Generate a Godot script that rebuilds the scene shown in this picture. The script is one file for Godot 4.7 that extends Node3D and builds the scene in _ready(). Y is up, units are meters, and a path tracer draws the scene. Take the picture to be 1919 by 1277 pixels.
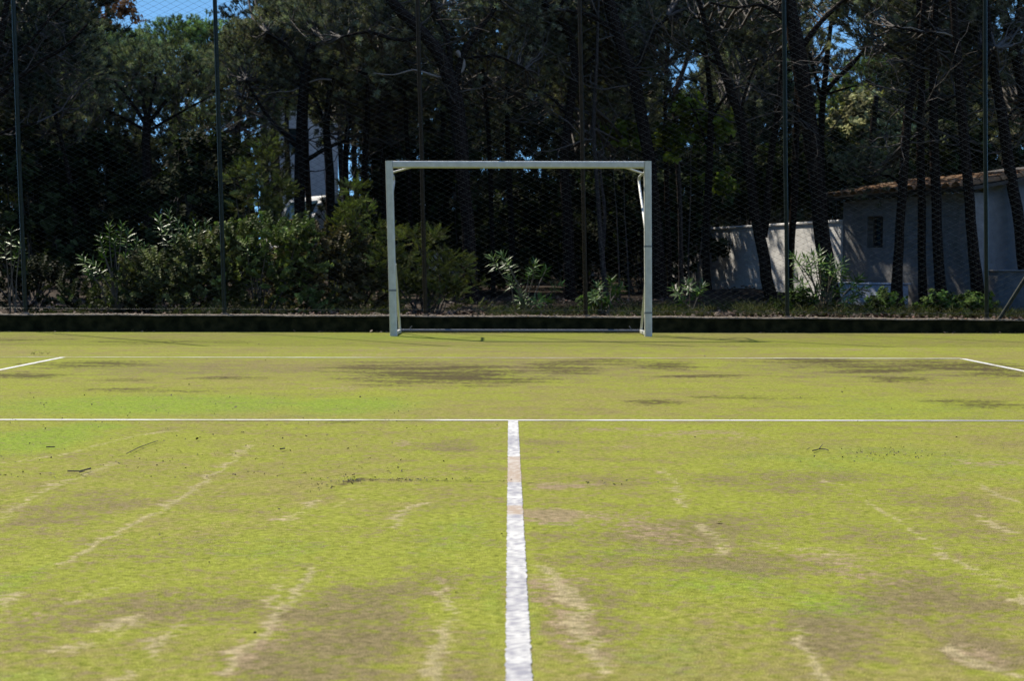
extends Node3D
# A sunlit, worn tennis court with a small handball goal in front of a chain link fence and a dark pine wood.

const FOCAL := 2713.0            # focal length in pixels of a 1919 x 1277 picture
const EYE := Vector3(0.0, 0.823, 0.0)
const SUN := Vector3(1.21, -2.08, 1.32)   # the way the sunlight travels

const SKY_LEVEL := 0.74

var view: Basis
var rng := RandomNumberGenerator.new()
var used := {}
var mat := {}
var mesh_of := {}


# ---------------------------------------------------------------- geometry collector
class Build:
	var v := PackedVector3Array()
	var n := PackedVector3Array()
	var t := PackedVector2Array()
	var c := PackedColorArray()
	var tint := Color.WHITE
	var colored := false

	func tri(a: Vector3, b: Vector3, d: Vector3, na: Vector3, nb: Vector3, nd: Vector3, ta := Vector2.ZERO, tb := Vector2.ZERO, td := Vector2.ZERO) -> void:
		if (d - a).cross(b - a).dot(na + nb + nd) < 0.0:
			v.append(a); v.append(d); v.append(b)
			n.append(na); n.append(nd); n.append(nb)
			t.append(ta); t.append(td); t.append(tb)
		else:
			v.append(a); v.append(b); v.append(d)
			n.append(na); n.append(nb); n.append(nd)
			t.append(ta); t.append(tb); t.append(td)
		if colored:
			c.append(tint); c.append(tint); c.append(tint)

	func flat(a: Vector3, b: Vector3, d: Vector3, out: Vector3) -> void:
		var m := (d - a).cross(b - a).normalized()
		if m.dot(out) < 0.0:
			m = -m
		tri(a, b, d, m, m, m, Vector2(a.x + a.z, a.y), Vector2(b.x + b.z, b.y), Vector2(d.x + d.z, d.y))

	func quad(a: Vector3, b: Vector3, d: Vector3, e: Vector3, out: Vector3) -> void:
		flat(a, b, d, out)
		flat(a, d, e, out)

	# a box with chamfered edges, turned by basis
	func box(at: Vector3, size: Vector3, basis := Basis.IDENTITY, chamfer := 0.0) -> void:
		var h := size * 0.5
		var k := minf(chamfer, minf(h.x, minf(h.y, h.z)) * 0.9)
		for axis in 3:
			for s: float in [-1.0, 1.0]:
				var o := Vector3.ZERO
				o[axis] = s
				var a1 := (axis + 1) % 3
				var a2 := (axis + 2) % 3
				var q: Array[Vector3] = []
				for m: Vector2 in [Vector2(-1, -1), Vector2(1, -1), Vector2(1, 1), Vector2(-1, 1)]:
					var p := Vector3.ZERO
					p[axis] = s * h[axis]
					p[a1] = m.x * (h[a1] - k)
					p[a2] = m.y * (h[a2] - k)
					q.append(at + basis * p)
				quad(q[0], q[1], q[2], q[3], basis * o)
				if k > 0.0:
					for s2: float in [-1.0, 1.0]:
						var r: Array[Vector3] = []
						for e: Vector2 in [Vector2(0, -1), Vector2(0, 1), Vector2(1, 1), Vector2(1, -1)]:
							var p := Vector3.ZERO
							p[axis] = s * (h[axis] - k * e.x)
							p[a1] = s2 * (h[a1] - k * (1.0 - e.x))
							p[a2] = e.y * (h[a2] - k)
							r.append(at + basis * p)
						var oo := Vector3.ZERO
						oo[axis] = s
						oo[a1] = s2
						quad(r[0], r[1], r[2], r[3], basis * oo)
						for s3: float in [-1.0, 1.0]:
							if axis == 0:
								var u := Vector3(s * (h.x - k), s2 * (h.y - k), s3 * (h.z - k))
								flat(at + basis * (u + Vector3(s * k, 0, 0)), at + basis * (u + Vector3(0, s2 * k, 0)), at + basis * (u + Vector3(0, 0, s3 * k)), basis * Vector3(s, s2, s3))

	# a tapered tube along a path; rough makes its section uneven, as a trunk is
	func tube(path: PackedVector3Array, rad: PackedFloat32Array, sides := 8, rough := 0.0, seed_of := 0.0, vscale := 1.0) -> void:
		var m := path.size()
		var rings: Array[PackedVector3Array] = []
		var outs: Array[PackedVector3Array] = []
		var far := PackedFloat32Array()
		var along := 0.0
		var side := Vector3.ZERO
		for i in m:
			var d := (path[mini(i + 1, m - 1)] - path[maxi(i - 1, 0)]).normalized()
			if i == 0:
				side = d.cross(Vector3(0.13, 0.05, 1.0)).normalized()
				if side.length() < 0.5:
					side = d.cross(Vector3.RIGHT).normalized()
			else:
				side = (side - d * side.dot(d)).normalized()
				along += path[i].distance_to(path[i - 1])
			var up := d.cross(side)
			var ring := PackedVector3Array()
			var out := PackedVector3Array()
			for k in sides + 1:
				var a := TAU * k / sides
				var o := side * cos(a) + up * sin(a)
				var r := rad[i]
				if rough > 0.0:
					r *= 1.0 + rough * (sin(a * 2.0 + seed_of + along * 1.7) * 0.6 + sin(a * 3.0 - seed_of * 2.0 + along * 4.1) * 0.4)
				ring.append(path[i] + o * r)
				out.append(o)
			rings.append(ring)
			outs.append(out)
			far.append(along)
		for i in m - 1:
			for k in sides:
				var u0 := float(k) / sides
				var u1 := float(k + 1) / sides
				var a := rings[i][k]
				var b := rings[i][k + 1]
				var d := rings[i + 1][k + 1]
				var e := rings[i + 1][k]
				tri(a, b, d, outs[i][k], outs[i][k + 1], outs[i + 1][k + 1], Vector2(u0, far[i] * vscale), Vector2(u1, far[i] * vscale), Vector2(u1, far[i + 1] * vscale))
				tri(a, d, e, outs[i][k], outs[i + 1][k + 1], outs[i + 1][k], Vector2(u0, far[i] * vscale), Vector2(u1, far[i + 1] * vscale), Vector2(u0, far[i + 1] * vscale))
		for end in 2:
			var i := 0 if end == 0 else m - 1
			var o := (path[0] - path[1]).normalized() if end == 0 else (path[m - 1] - path[m - 2]).normalized()
			for k in range(1, sides - 1):
				tri(rings[i][0], rings[i][k], rings[i][k + 1], o, o, o)

	func mesh(material: Material) -> ArrayMesh:
		var m := ArrayMesh.new()
		onto(m, material)
		return m

	func onto(m: ArrayMesh, material: Material) -> void:
		var a := []
		a.resize(Mesh.ARRAY_MAX)
		a[Mesh.ARRAY_VERTEX] = v
		a[Mesh.ARRAY_NORMAL] = n
		a[Mesh.ARRAY_TEX_UV] = t
		if colored:
			a[Mesh.ARRAY_COLOR] = c
		m.add_surface_from_arrays(Mesh.PRIMITIVE_TRIANGLES, a)
		m.surface_set_material(m.get_surface_count() - 1, material)


# ---------------------------------------------------------------- naming
func numbered(called: String) -> String:
	var k: int = used.get(called, 0)
	used[called] = k + 1
	return called if k == 0 else "%s_%03d" % [called, k]


func tag(o: Node3D, label := "", category := "", group := "", kind := "") -> Node3D:
	if label: o.set_meta("label", label)
	if category: o.set_meta("category", category)
	if group: o.set_meta("group", group)
	if kind: o.set_meta("kind", kind)
	return o


func thing(called: String, label: String, category: String, at: Vector3, group := "") -> Node3D:
	var o := Node3D.new()
	o.name = numbered(called)
	o.position = at
	tag(o, label, category, group)
	add_child(o)
	return o


func put(called: String, m: Mesh, parent: Node, kind := "") -> MeshInstance3D:
	var o := MeshInstance3D.new()
	o.mesh = m
	o.name = numbered(called) if parent == self else called
	if kind: o.set_meta("kind", kind)
	parent.add_child(o, true)
	return o


func scatter(called: String, m: Mesh, at: Array[Transform3D], tints: PackedColorArray, parent: Node, kind := "") -> MultiMeshInstance3D:
	var mm := MultiMesh.new()
	mm.transform_format = MultiMesh.TRANSFORM_3D
	mm.use_colors = true
	mm.mesh = m
	mm.instance_count = at.size()
	for i in at.size():
		mm.set_instance_transform(i, at[i])
		mm.set_instance_color(i, tints[i])
	var o := MultiMeshInstance3D.new()
	o.multimesh = mm
	o.name = numbered(called) if parent == self else called
	if kind: o.set_meta("kind", kind)
	parent.add_child(o, true)
	return o


# ---------------------------------------------------------------- surveying
# where the sight line through a point of the photograph stands at a given distance ahead of the camera
func spot(px: float, py: float, ahead: float) -> Vector3:
	var d := view * Vector3((px - 959.5) / FOCAL, (638.5 - py) / FOCAL, -1.0)
	return EYE + d * (ahead / -d.z)


# where it meets the court
func on_court(px: float, py: float) -> Vector3:
	var d := view * Vector3((px - 959.5) / FOCAL, (638.5 - py) / FOCAL, -1.0)
	return EYE + d * (-EYE.y / d.y)


func land(x: float, z: float) -> float:
	var ahead := -z
	if ahead < 18.53:
		return -0.06
	var h := 0.165 + 0.012 * (ahead - 18.6) + 0.03 * sin(x * 0.9 + 1.0) * sin(z * 0.7)
	h += 0.30 * exp(-pow((x - 3.9) / 1.3, 2.0) - pow((ahead - 24.2) / 1.2, 2.0))
	h -= 0.012 * maxf(0.0, x - 3.0) * clampf((ahead - 18.6) * 0.3, 0.0, 1.0)
	return h


func turn_to(d: Vector3, spin: float) -> Basis:
	var y := d.normalized()
	var x := y.cross(Vector3(0.31, 0.2, 0.93)).normalized().rotated(y, spin)
	return Basis(x, y, x.cross(y))


func ball() -> Vector3:
	while true:
		var p := Vector3(rng.randf_range(-1, 1), rng.randf_range(-1, 1), rng.randf_range(-1, 1))
		if p.length_squared() < 1.0:
			return p
	return Vector3.ZERO


func lin(r: float, g: float, b: float) -> Color:
	return Color(r, g, b).linear_to_srgb()


func noise_image(w: int, h: int, freq: float, seed_of: int, octaves := 4, kind := FastNoiseLite.TYPE_SIMPLEX_SMOOTH) -> Image:
	var f := FastNoiseLite.new()
	f.noise_type = kind
	f.seed = seed_of
	f.frequency = freq
	f.fractal_octaves = octaves
	return f.get_seamless_image(w, h, false, false, 0.15) if w <= 1024 else f.get_image(w, h)


# a grey picture whose values are laid between two colours
func ramp_texture(im: Image, a: Color, b: Color) -> ImageTexture:
	var src := im.get_data()
	var n := src.size()
	var out := PackedByteArray()
	out.resize(n * 3)
	for i in n:
		var k := src[i] / 255.0
		out[i * 3] = int(255.0 * lerpf(a.r, b.r, k))
		out[i * 3 + 1] = int(255.0 * lerpf(a.g, b.g, k))
		out[i * 3 + 2] = int(255.0 * lerpf(a.b, b.b, k))
	return ImageTexture.create_from_image(Image.create_from_data(im.get_width(), im.get_height(), false, Image.FORMAT_RGB8, out))


func plain(r: float, g: float, b: float, rough := 0.7, metal := 0.0) -> StandardMaterial3D:
	var m := StandardMaterial3D.new()
	m.albedo_color = lin(r, g, b)
	m.roughness = rough
	m.metallic = metal
	return m


# a world-mapped surface of two tones with relief
func rough_surface(a: Color, b: Color, scale_of: float, relief: float, freq: float, seed_of: int, rough := 0.9) -> StandardMaterial3D:
	var m := StandardMaterial3D.new()
	var im := noise_image(512, 512, freq, seed_of, 5)
	m.albedo_texture = ramp_texture(im, a.linear_to_srgb(), b.linear_to_srgb())
	m.uv1_triplanar = true
	m.uv1_world_triplanar = true
	m.uv1_scale = Vector3.ONE * scale_of
	m.roughness = rough
	m.metallic_specular = 0.2
	if relief > 0.0:
		m.heightmap_enabled = true
		m.heightmap_texture = ImageTexture.create_from_image(im)
		m.heightmap_scale = relief
	return m


# ---------------------------------------------------------------- leaves
func make_sprays() -> void:
	rng.seed = 41
	# a pine shoot: a woody axis with long needles
	var m := ArrayMesh.new()
	var b := Build.new()
	b.colored = true
	b.tint = Color(0.6, 0.5, 0.55)
	b.tube([Vector3.ZERO, Vector3(0.006, 0.13, 0), Vector3(0, 0.26, 0.008)], [0.006, 0.005, 0.002], 3)
	for i in 44:
		var k := 0.62 + 0.38 * rng.randf()
		var base := Vector3(0, 0.24 * k, 0)
		var a := rng.randf() * TAU
		var d := Vector3(cos(a), rng.randf_range(0.1, 1.5), sin(a)).normalized()
		var l := rng.randf_range(0.06, 0.105)
		var w := d.cross(Vector3(rng.randf() - 0.5, rng.randf() - 0.5, rng.randf() - 0.5)).normalized() * 0.0062
		var s := rng.randf_range(0.7, 1.25)
		b.tint = Color(s * rng.randf_range(0.9, 1.1), s, s * 0.95)
		var o := d.cross(w).normalized()
		b.flat(base - w, base + w, base + d * l + Vector3(0, -0.12 * l, 0), o)
	b.onto(m, mat.leaf)
	mesh_of.pine = m
	# a mastic twig: pairs of small oval leaflets
	b = Build.new()
	b.colored = true
	b.tint = Color(1.3, 0.9, 0.9)
	b.tube([Vector3.ZERO, Vector3(0.004, 0.1, 0), Vector3(0, 0.2, 0.01)], [0.004, 0.003, 0.0015], 3)
	for i in 13:
		var k := 0.15 + 0.85 * i / 12.0
		for s: float in [-1.0, 1.0]:
			var a := i * 1.1 + rng.randf() * 0.5
			var d := (Vector3(cos(a) * s, 0.75, sin(a) * s)).normalized()
			oval(b, Vector3(0, 0.2 * k, 0), d, rng.randf_range(0.035, 0.055), rng.randf_range(0.013, 0.019), rng.randf_range(0.75, 1.25))
	m = ArrayMesh.new()
	b.onto(m, mat.leaf_glossy)
	mesh_of.mastic = m
	# a juniper frond: a flat feather of short scaly twiglets
	b = Build.new()
	b.colored = true
	b.tint = Color(1.3, 0.9, 0.9)
	b.tube([Vector3.ZERO, Vector3(0.0, 0.14, 0), Vector3(0, 0.28, 0.02)], [0.005, 0.004, 0.0015], 3)
	for i in 26:
		var k := 0.12 + 0.88 * i / 25.0
		var s := 1.0 if i % 2 == 0 else -1.0
		var d := Vector3(s * rng.randf_range(0.5, 0.9), 0.8, rng.randf_range(-0.45, 0.45)).normalized()
		var base := Vector3(0, 0.28 * k, 0.02 * k)
		var l := rng.randf_range(0.05, 0.1) * (1.25 - 0.75 * k)
		var w := d.cross(Vector3(0, 0.2, 1)).normalized() * rng.randf_range(0.006, 0.009)
		var g := rng.randf_range(0.7, 1.3)
		b.tint = Color(g, g, g)
		b.flat(base, base + d * l * 0.5 + w, base + d * l, Vector3(0, 0.3, 1))
		b.flat(base, base + d * l, base + d * l * 0.5 - w, Vector3(0, 0.3, 1))
	m = ArrayMesh.new()
	b.onto(m, mat.leaf)
	mesh_of.juniper = m
	# a broadleaf twig
	b = Build.new()
	b.colored = true
	b.tint = Color(1.3, 0.9, 0.9)
	b.tube([Vector3.ZERO, Vector3(0.0, 0.14, 0), Vector3(0, 0.25, 0.02)], [0.005, 0.004, 0.0015], 3)
	for i in 14:
		var a := i * 2.4
		var d := Vector3(cos(a), rng.randf_range(-0.1, 0.8), sin(a)).normalized()
		oval(b, Vector3(0, 0.03 + 0.23 * i / 13.0, 0), d, rng.randf_range(0.07, 0.1), rng.randf_range(0.03, 0.042), rng.randf_range(0.7, 1.3))
	m = ArrayMesh.new()
	b.onto(m, mat.leaf)
	mesh_of.broad = m
	# a tuft of grass blades
	b = Build.new()
	b.colored = true
	for i in 16:
		var a := rng.randf() * TAU
		var d := Vector3(cos(a) * 0.6, rng.randf_range(0.6, 1.4), sin(a) * 0.6).normalized()
		var l := rng.randf_range(0.08, 0.2)
		var w := d.cross(Vector3(cos(a + 0.6), 0, sin(a + 0.6))).normalized() * 0.004
		var base := Vector3(cos(a), 0, sin(a)) * 0.02
		var g := rng.randf_range(0.6, 1.3)
		b.tint = Color(g, g, g)
		var mid := base + d * l * 0.6
		b.flat(base - w, base + w, mid, Vector3(0, 1, 0.3))
		b.flat(mid - w * 0.8, mid + w * 0.8, base + d * l + Vector3(cos(a), -0.3, sin(a)) * 0.04, Vector3(0, 1, 0.3))
	m = ArrayMesh.new()
	b.onto(m, mat.leaf)
	mesh_of.tuft = m
	# a dry fallen leaf, slightly curled
	b = Build.new()
	b.colored = true
	oval(b, Vector3.ZERO, Vector3(0.2, 0.15, 1).normalized(), 0.055, 0.018, 1.0)
	m = ArrayMesh.new()
	b.onto(m, mat.litter)
	mesh_of.dry_leaf = m
	# oleander leaves, three bends of a long narrow blade with a folded midrib
	for kind in 3:
		b = Build.new()
		b.colored = true
		var l := 0.17
		var prev: Array[Vector3] = []
		for i in 6:
			var k := i / 5.0
			var w := 0.0155 * sin(PI * pow(k, 0.8)) + 0.0008
			var bend := [0.03, 0.055, 0.012][kind] as float
			var mid := Vector3(0, l * k, -bend * k * k)
			var row: Array[Vector3] = [mid + Vector3(-w, 0, -w * 0.35), mid, mid + Vector3(w, 0, -w * 0.35)]
			if i > 0:
				b.tint = Color(0.95, 0.95, 0.95)
				b.quad(prev[0], prev[1], row[1], row[0], Vector3(-0.3, 0, 1))
				b.tint = Color(1.08, 1.08, 1.05)
				b.quad(prev[1], prev[2], row[2], row[1], Vector3(0.3, 0, 1))
			prev = row
		m = ArrayMesh.new()
		b.onto(m, mat.oleander)
		mesh_of["oleander_%d" % kind] = m
		m = ArrayMesh.new()
		b.onto(m, mat.oleander_young)
		mesh_of["oleander_young_%d" % kind] = m


func oval(b: Build, base: Vector3, d: Vector3, l: float, w: float, g: float) -> void:
	var s := d.cross(Vector3(0.2, 1, 0.13)).normalized() * w
	var o := s.cross(d).normalized()
	if o.y < 0.0:
		o = -o
	b.tint = Color(g, g, g)
	var p1 := base + d * l * 0.35 + o * l * 0.05
	var p2 := base + d * l * 0.75 + o * l * 0.03
	var tip := base + d * l - o * l * 0.06
	b.flat(base, p1 - s, p1 + s, o)
	b.quad(p1 - s, p1 + s, p2 + s * 0.75, p2 - s * 0.75, o)
	b.flat(p2 - s * 0.75, p2 + s * 0.75, tip, o)


# sprays gathered into clumps that fill ellipsoids; gives back the clump centres
func foliage(blobs: Array, spray: String, per_m2: float, each: int, clump: float, tint: Color, spread: float, size: float, at: Array[Transform3D], tints: PackedColorArray, up := 0.7) -> PackedVector3Array:
	var centres := PackedVector3Array()
	for e: Array in blobs:
		var c: Vector3 = e[0]
		var r: Vector3 = e[1]
		var n := maxi(3, int(per_m2 * r.x * r.y * 4.0 * (e[2] if e.size() > 2 else 1.0)))
		for i in n:
			var p := ball()
			p = p.lerp(p.normalized(), 0.35)
			if p.y < -0.2 and rng.randf() < 0.45:
				p.y = -p.y
			var q := c + p * r
			if q.y < 0.2:
				continue
			if -q.z - 0.635 * q.y < 18.95 + 0.25 * sin(q.x * 2.1) and -q.z > 18.7 and q.y > 2.2:
				continue          # the wood's edge: the sun has burnt nothing away, but the crowns end here
			centres.append(q)
			var shade := rng.randf_range(1.0 - spread, 1.0 + spread)
			var warm := rng.randf_range(0.9, 1.12)
			for k in each:
				var o := ball() * clump
				o.y *= 0.65
				var d := (o.normalized() * 0.8 + p * 0.6 + Vector3(0, up, 0) + ball() * 0.5)
				var s := size * rng.randf_range(0.75, 1.3)
				at.append(Transform3D(turn_to(d, rng.randf() * TAU).scaled(Vector3(s, s, s)), q + o))
				var g := shade * pow(rng.randf_range(0.45, 1.45), 1.5)
				tints.append(Color(tint.r * g * warm, tint.g * g, tint.b * g))
	return centres


func moved(at: Array[Transform3D], by: Vector3) -> Array[Transform3D]:
	var out: Array[Transform3D] = []
	for t in at:
		out.append(Transform3D(t.basis, t.origin - by))
	return out


# a limb drawn from points of the photograph, [px, py, width in px, (extra distance)]
func limb_path(pts: Array, ahead: float, root: Vector3, path: PackedVector3Array, rad: PackedFloat32Array) -> void:
	for e: Array in pts:
		path.append(spot(e[0], e[1], ahead + (e[3] if e.size() > 3 else 0.0)) - root)
		rad.append(e[2] * 0.46 * ahead / FOCAL)


func smooth_path(path: PackedVector3Array, rad: PackedFloat32Array, steps: int, wob: float) -> Array:
	var cv := Curve3D.new()
	var n := path.size()
	for i in n:
		var d := (path[mini(i + 1, n - 1)] - path[maxi(i - 1, 0)]) / 6.0
		cv.add_point(path[i], -d, d)
	var p := PackedVector3Array()
	var r := PackedFloat32Array()
	for i in n - 1:
		for k in steps:
			var f := float(k) / steps
			p.append(cv.sample(i, f) + (ball() * wob * rad[i] if i + k > 0 else Vector3.ZERO))
			r.append(lerpf(rad[i], rad[i + 1], f))
	p.append(path[n - 1])
	r.append(rad[n - 1])
	return [p, r]


# a pine: trunk, limbs and a crown of needle shoots on thin branches
func pine(label: String, ahead: float, trunk: Array, limbs: Array, blobs: Array, o := {}) -> Node3D:
	rng.seed = hash(label)
	var called: String = o.get("called", "pine_tree")
	var base := spot(trunk[0][0], trunk[0][1], ahead)
	base.y = land(base.x, base.z) - 0.04
	var root := thing(called, label, "tree", base, o.get("group", "pine trees of the wood"))
	var bark: Material = o.get("bark", mat.bark)
	var joints := PackedVector3Array()
	var first := true
	var all := [trunk] + limbs
	for part: Array in all:
		var path := PackedVector3Array()
		var rad := PackedFloat32Array()
		limb_path(part, ahead, base, path, rad)
		if first:
			path[0] = Vector3(path[0].x * 0.0, -0.05, 0.0)
			rad[0] *= 1.35
			path.insert(1, Vector3(0, 0.12, 0).lerp(path[1], 0.04))
			rad.insert(1, rad[0] / 1.25)
		var s := smooth_path(path, rad, 3, 0.10)
		for q: Vector3 in s[0]:
			if q.y + base.y > 2.6:
				joints.append(q)
		var b := Build.new()
		b.tube(s[0], s[1], 10 if first else 7, 0.10, rng.randf() * 6.0, 0.7)
		put("trunk" if first else "limb", b.mesh(bark), root)
		first = false
	for part: Array in o.get("pale", []):
		var path := PackedVector3Array()
		var rad := PackedFloat32Array()
		limb_path(part, ahead, base, path, rad)
		var s := smooth_path(path, rad, 3, 0.25)
		var b := Build.new()
		b.tube(s[0], s[1], 6, 0.2, rng.randf() * 6.0, 0.7)
		put("bleached_limb", b.mesh(mat.bleached), root)
	if blobs.is_empty():
		return root
	var at: Array[Transform3D] = []
	var tints := PackedColorArray()
	var eggs := []
	var wide: float = o.get("wide", 1.25)
	for e: Array in blobs:
		var d: float = ahead + (e[4] if e.size() > 4 else 1.2)
		var k := d / FOCAL
		eggs.append([spot(e[0], e[1], d), Vector3(e[2] * k * wide, e[3] * k * wide, e[2] * k * 0.9), 0.3 if e[1] < -40.0 else 1.0])
	var size: float = o.get("size", 1.0)
	var centres := foliage(eggs, "pine", o.get("dens", 15.0) / (size * size), o.get("each", 11), 0.27 * size, o.get("tint", Color(0.175, 0.188, 0.125)), 0.35, size, at, tints)
	if at.is_empty():
		return root
	scatter("crown", mesh_of.get(o.get("spray", "pine")), moved(at, base), tints, root, "stuff")
	if joints.is_empty():
		joints.append(Vector3(0, 2.5, 0))
	var b := Build.new()
	for q0 in centres:
		var q: Vector3 = q0 - base
		var near := joints[0]
		for j in joints:
			if j.distance_squared_to(q) + (j.y - q.y) * 0.6 < near.distance_squared_to(q) + (near.y - q.y) * 0.6:
				near = j
		var mid := near.lerp(q, 0.5) + Vector3(0, -0.12, 0) * near.distance_to(q) + ball() * 0.12
		var l := near.distance_to(q)
		var r := clampf(0.008 * l, 0.006, 0.022)
		b.tube([near, near.lerp(mid, 0.55) + ball() * 0.05, mid, mid.lerp(q, 0.5) + ball() * 0.06, q], [r * 1.5, r * 1.2, r, r * 0.75, r * 0.35], 4)
		for k in 2:
			var f := mid.lerp(q, rng.randf())
			var g := f + ball() * 0.42
			b.tube([f, f.lerp(g, 0.5) + ball() * 0.05, g], [0.006, 0.005, 0.003], 3)
	# dead boughs on the bare part of the trunk
	if called == "pine_tree":
		for i in int(o.get("dead", 7)):
			var j: Vector3 = joints[rng.randi_range(0, mini(joints.size() - 1, 14))]
			var a := rng.randf() * TAU
			var out := Vector3(cos(a), rng.randf_range(-0.1, 0.55), sin(a) * 0.6)
			var p := PackedVector3Array([j])
			var r := PackedFloat32Array([0.016])
			var q := j
			var steps := rng.randi_range(4, 7)
			for k in steps:
				out = (out + ball() * 0.55 + Vector3(0, 0.05, 0)).normalized()
				q += out * rng.randf_range(0.16, 0.34)
				p.append(q)
				r.append(0.015 * (1.0 - 0.8 * (k + 1.0) / steps))
				if k > 0:
					var e := q
					var d2 := (out + ball() * 1.3).normalized()
					b.tube([e, e + d2 * 0.18 + ball() * 0.03, e + d2 * 0.36 + ball() * 0.08, e + d2 * 0.5 + ball() * 0.14], [0.007, 0.006, 0.004, 0.002], 3)
			b.tube(p, r, 5)
	put("twigs", b.mesh(o.get("twig", mat.twig)), root, "stuff")
	return root


# a shrub: stems and leafy twigs
func shrub(called: String, label: String, category: String, ahead: float, foot: Array, blobs: Array, spray: String, tint: Color, o := {}) -> Node3D:
	rng.seed = hash(label)
	var base := spot(foot[0], foot[1], ahead)
	base.y = land(base.x, base.z) - 0.02
	var root := thing(called, label, category, base, o.get("group", ""))
	var at: Array[Transform3D] = []
	var tints := PackedColorArray()
	var eggs := []
	for e: Array in blobs:
		var d: float = ahead + (e[4] if e.size() > 4 else 0.0)
		var k := d / FOCAL
		var c := spot(e[0], e[1], d)
		eggs.append([c, Vector3(e[2] * k, e[3] * k, e[2] * k * o.get("deep", 0.8))])
	var size: float = o.get("size", 1.0)
	var centres := foliage(eggs, spray, o.get("dens", 16.0) / (size * size), o.get("each", 12), 0.16 * size, tint, 0.3, size, at, tints, o.get("up", 0.5))
	scatter("foliage", mesh_of[spray], moved(at, base), tints, root, "stuff")
	var b := Build.new()
	for i in centres.size():
		if i % int(o.get("stem_each", 5)) == 0:
			var q: Vector3 = centres[i] - base
			var f := Vector3(rng.randf_range(-0.12, 0.12) + q.x * 0.25, 0, rng.randf_range(-0.12, 0.12) + q.z * 0.25)
			var mid := f.lerp(q, 0.55) + ball() * 0.1
			b.tube([f, f.lerp(mid, 0.5) + ball() * 0.04, mid, q], [0.016, 0.013, 0.010, 0.004], 4)
	if b.v.size():
		put("stems", b.mesh(mat.twig), root, "stuff")
	return root


# an oleander: every stem ends in a rosette of long leaves, each leaf a part
func oleander(label: String, ahead: float, foot: Array, tips: Array, young: float, o := {}) -> void:
	rng.seed = hash(label)
	var base := spot(foot[0], foot[1], ahead)
	base.y = land(base.x, base.z) - 0.02
	var root := thing("oleander_bush", label, "bush", base, "oleander bushes along the kerb")
	for e: Array in tips:
		var tip := spot(e[0], e[1], ahead + rng.randf_range(-0.25, 0.35)) - base
		var f := Vector3(rng.randf_range(-0.06, 0.06) + tip.x * 0.2, 0, rng.randf_range(-0.06, 0.06))
		var mid := f.lerp(tip, 0.5) + Vector3(-tip.x * 0.12, 0.03, 0) + ball() * 0.05
		var d := (tip - mid).normalized()
		var end := tip + d * 0.09
		var b := Build.new()
		b.tube([f, f.lerp(mid, 0.5) + ball() * 0.02, mid, mid.lerp(tip, 0.55) + ball() * 0.015, tip, end], [0.011, 0.010, 0.008, 0.007, 0.005, 0.003], 5)
		put("stem", b.mesh(mat.stem), root)
		var count: int = o.get("leaves", 20)
		for i in count:
			var k := float(i) / count
			var a := i * 2.094 + floorf(i / 3.0) * 1.05 + rng.randf_range(-0.25, 0.25)
			var side := d.cross(Vector3(0.2, 0.1, 1.0)).normalized().rotated(d, a)
			var ld := (side * lerpf(1.15, 0.45, k) + d * lerpf(0.25, 1.0, k) + Vector3(0, -0.1, 0)).normalized()
			var at := mid.lerp(tip, 0.72).lerp(end, k)
			var y := ld
			var z := (d - y * d.dot(y)).normalized()
			if z.length() < 0.5:
				z = Vector3.UP
			var x := y.cross(z)
			var s: float = rng.randf_range(0.75, 1.15) * lerpf(1.0, 0.7, k) * o.get("size", 0.9)
			var leaf := MeshInstance3D.new()
			leaf.name = "leaf"
			leaf.mesh = mesh_of[("oleander_young_%d" if rng.randf() < young else "oleander_%d") % rng.randi_range(0, 2)]
			leaf.transform = Transform3D(Basis(x, y, z).scaled(Vector3(s, s, s)), at)
			root.add_child(leaf, true)


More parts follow.
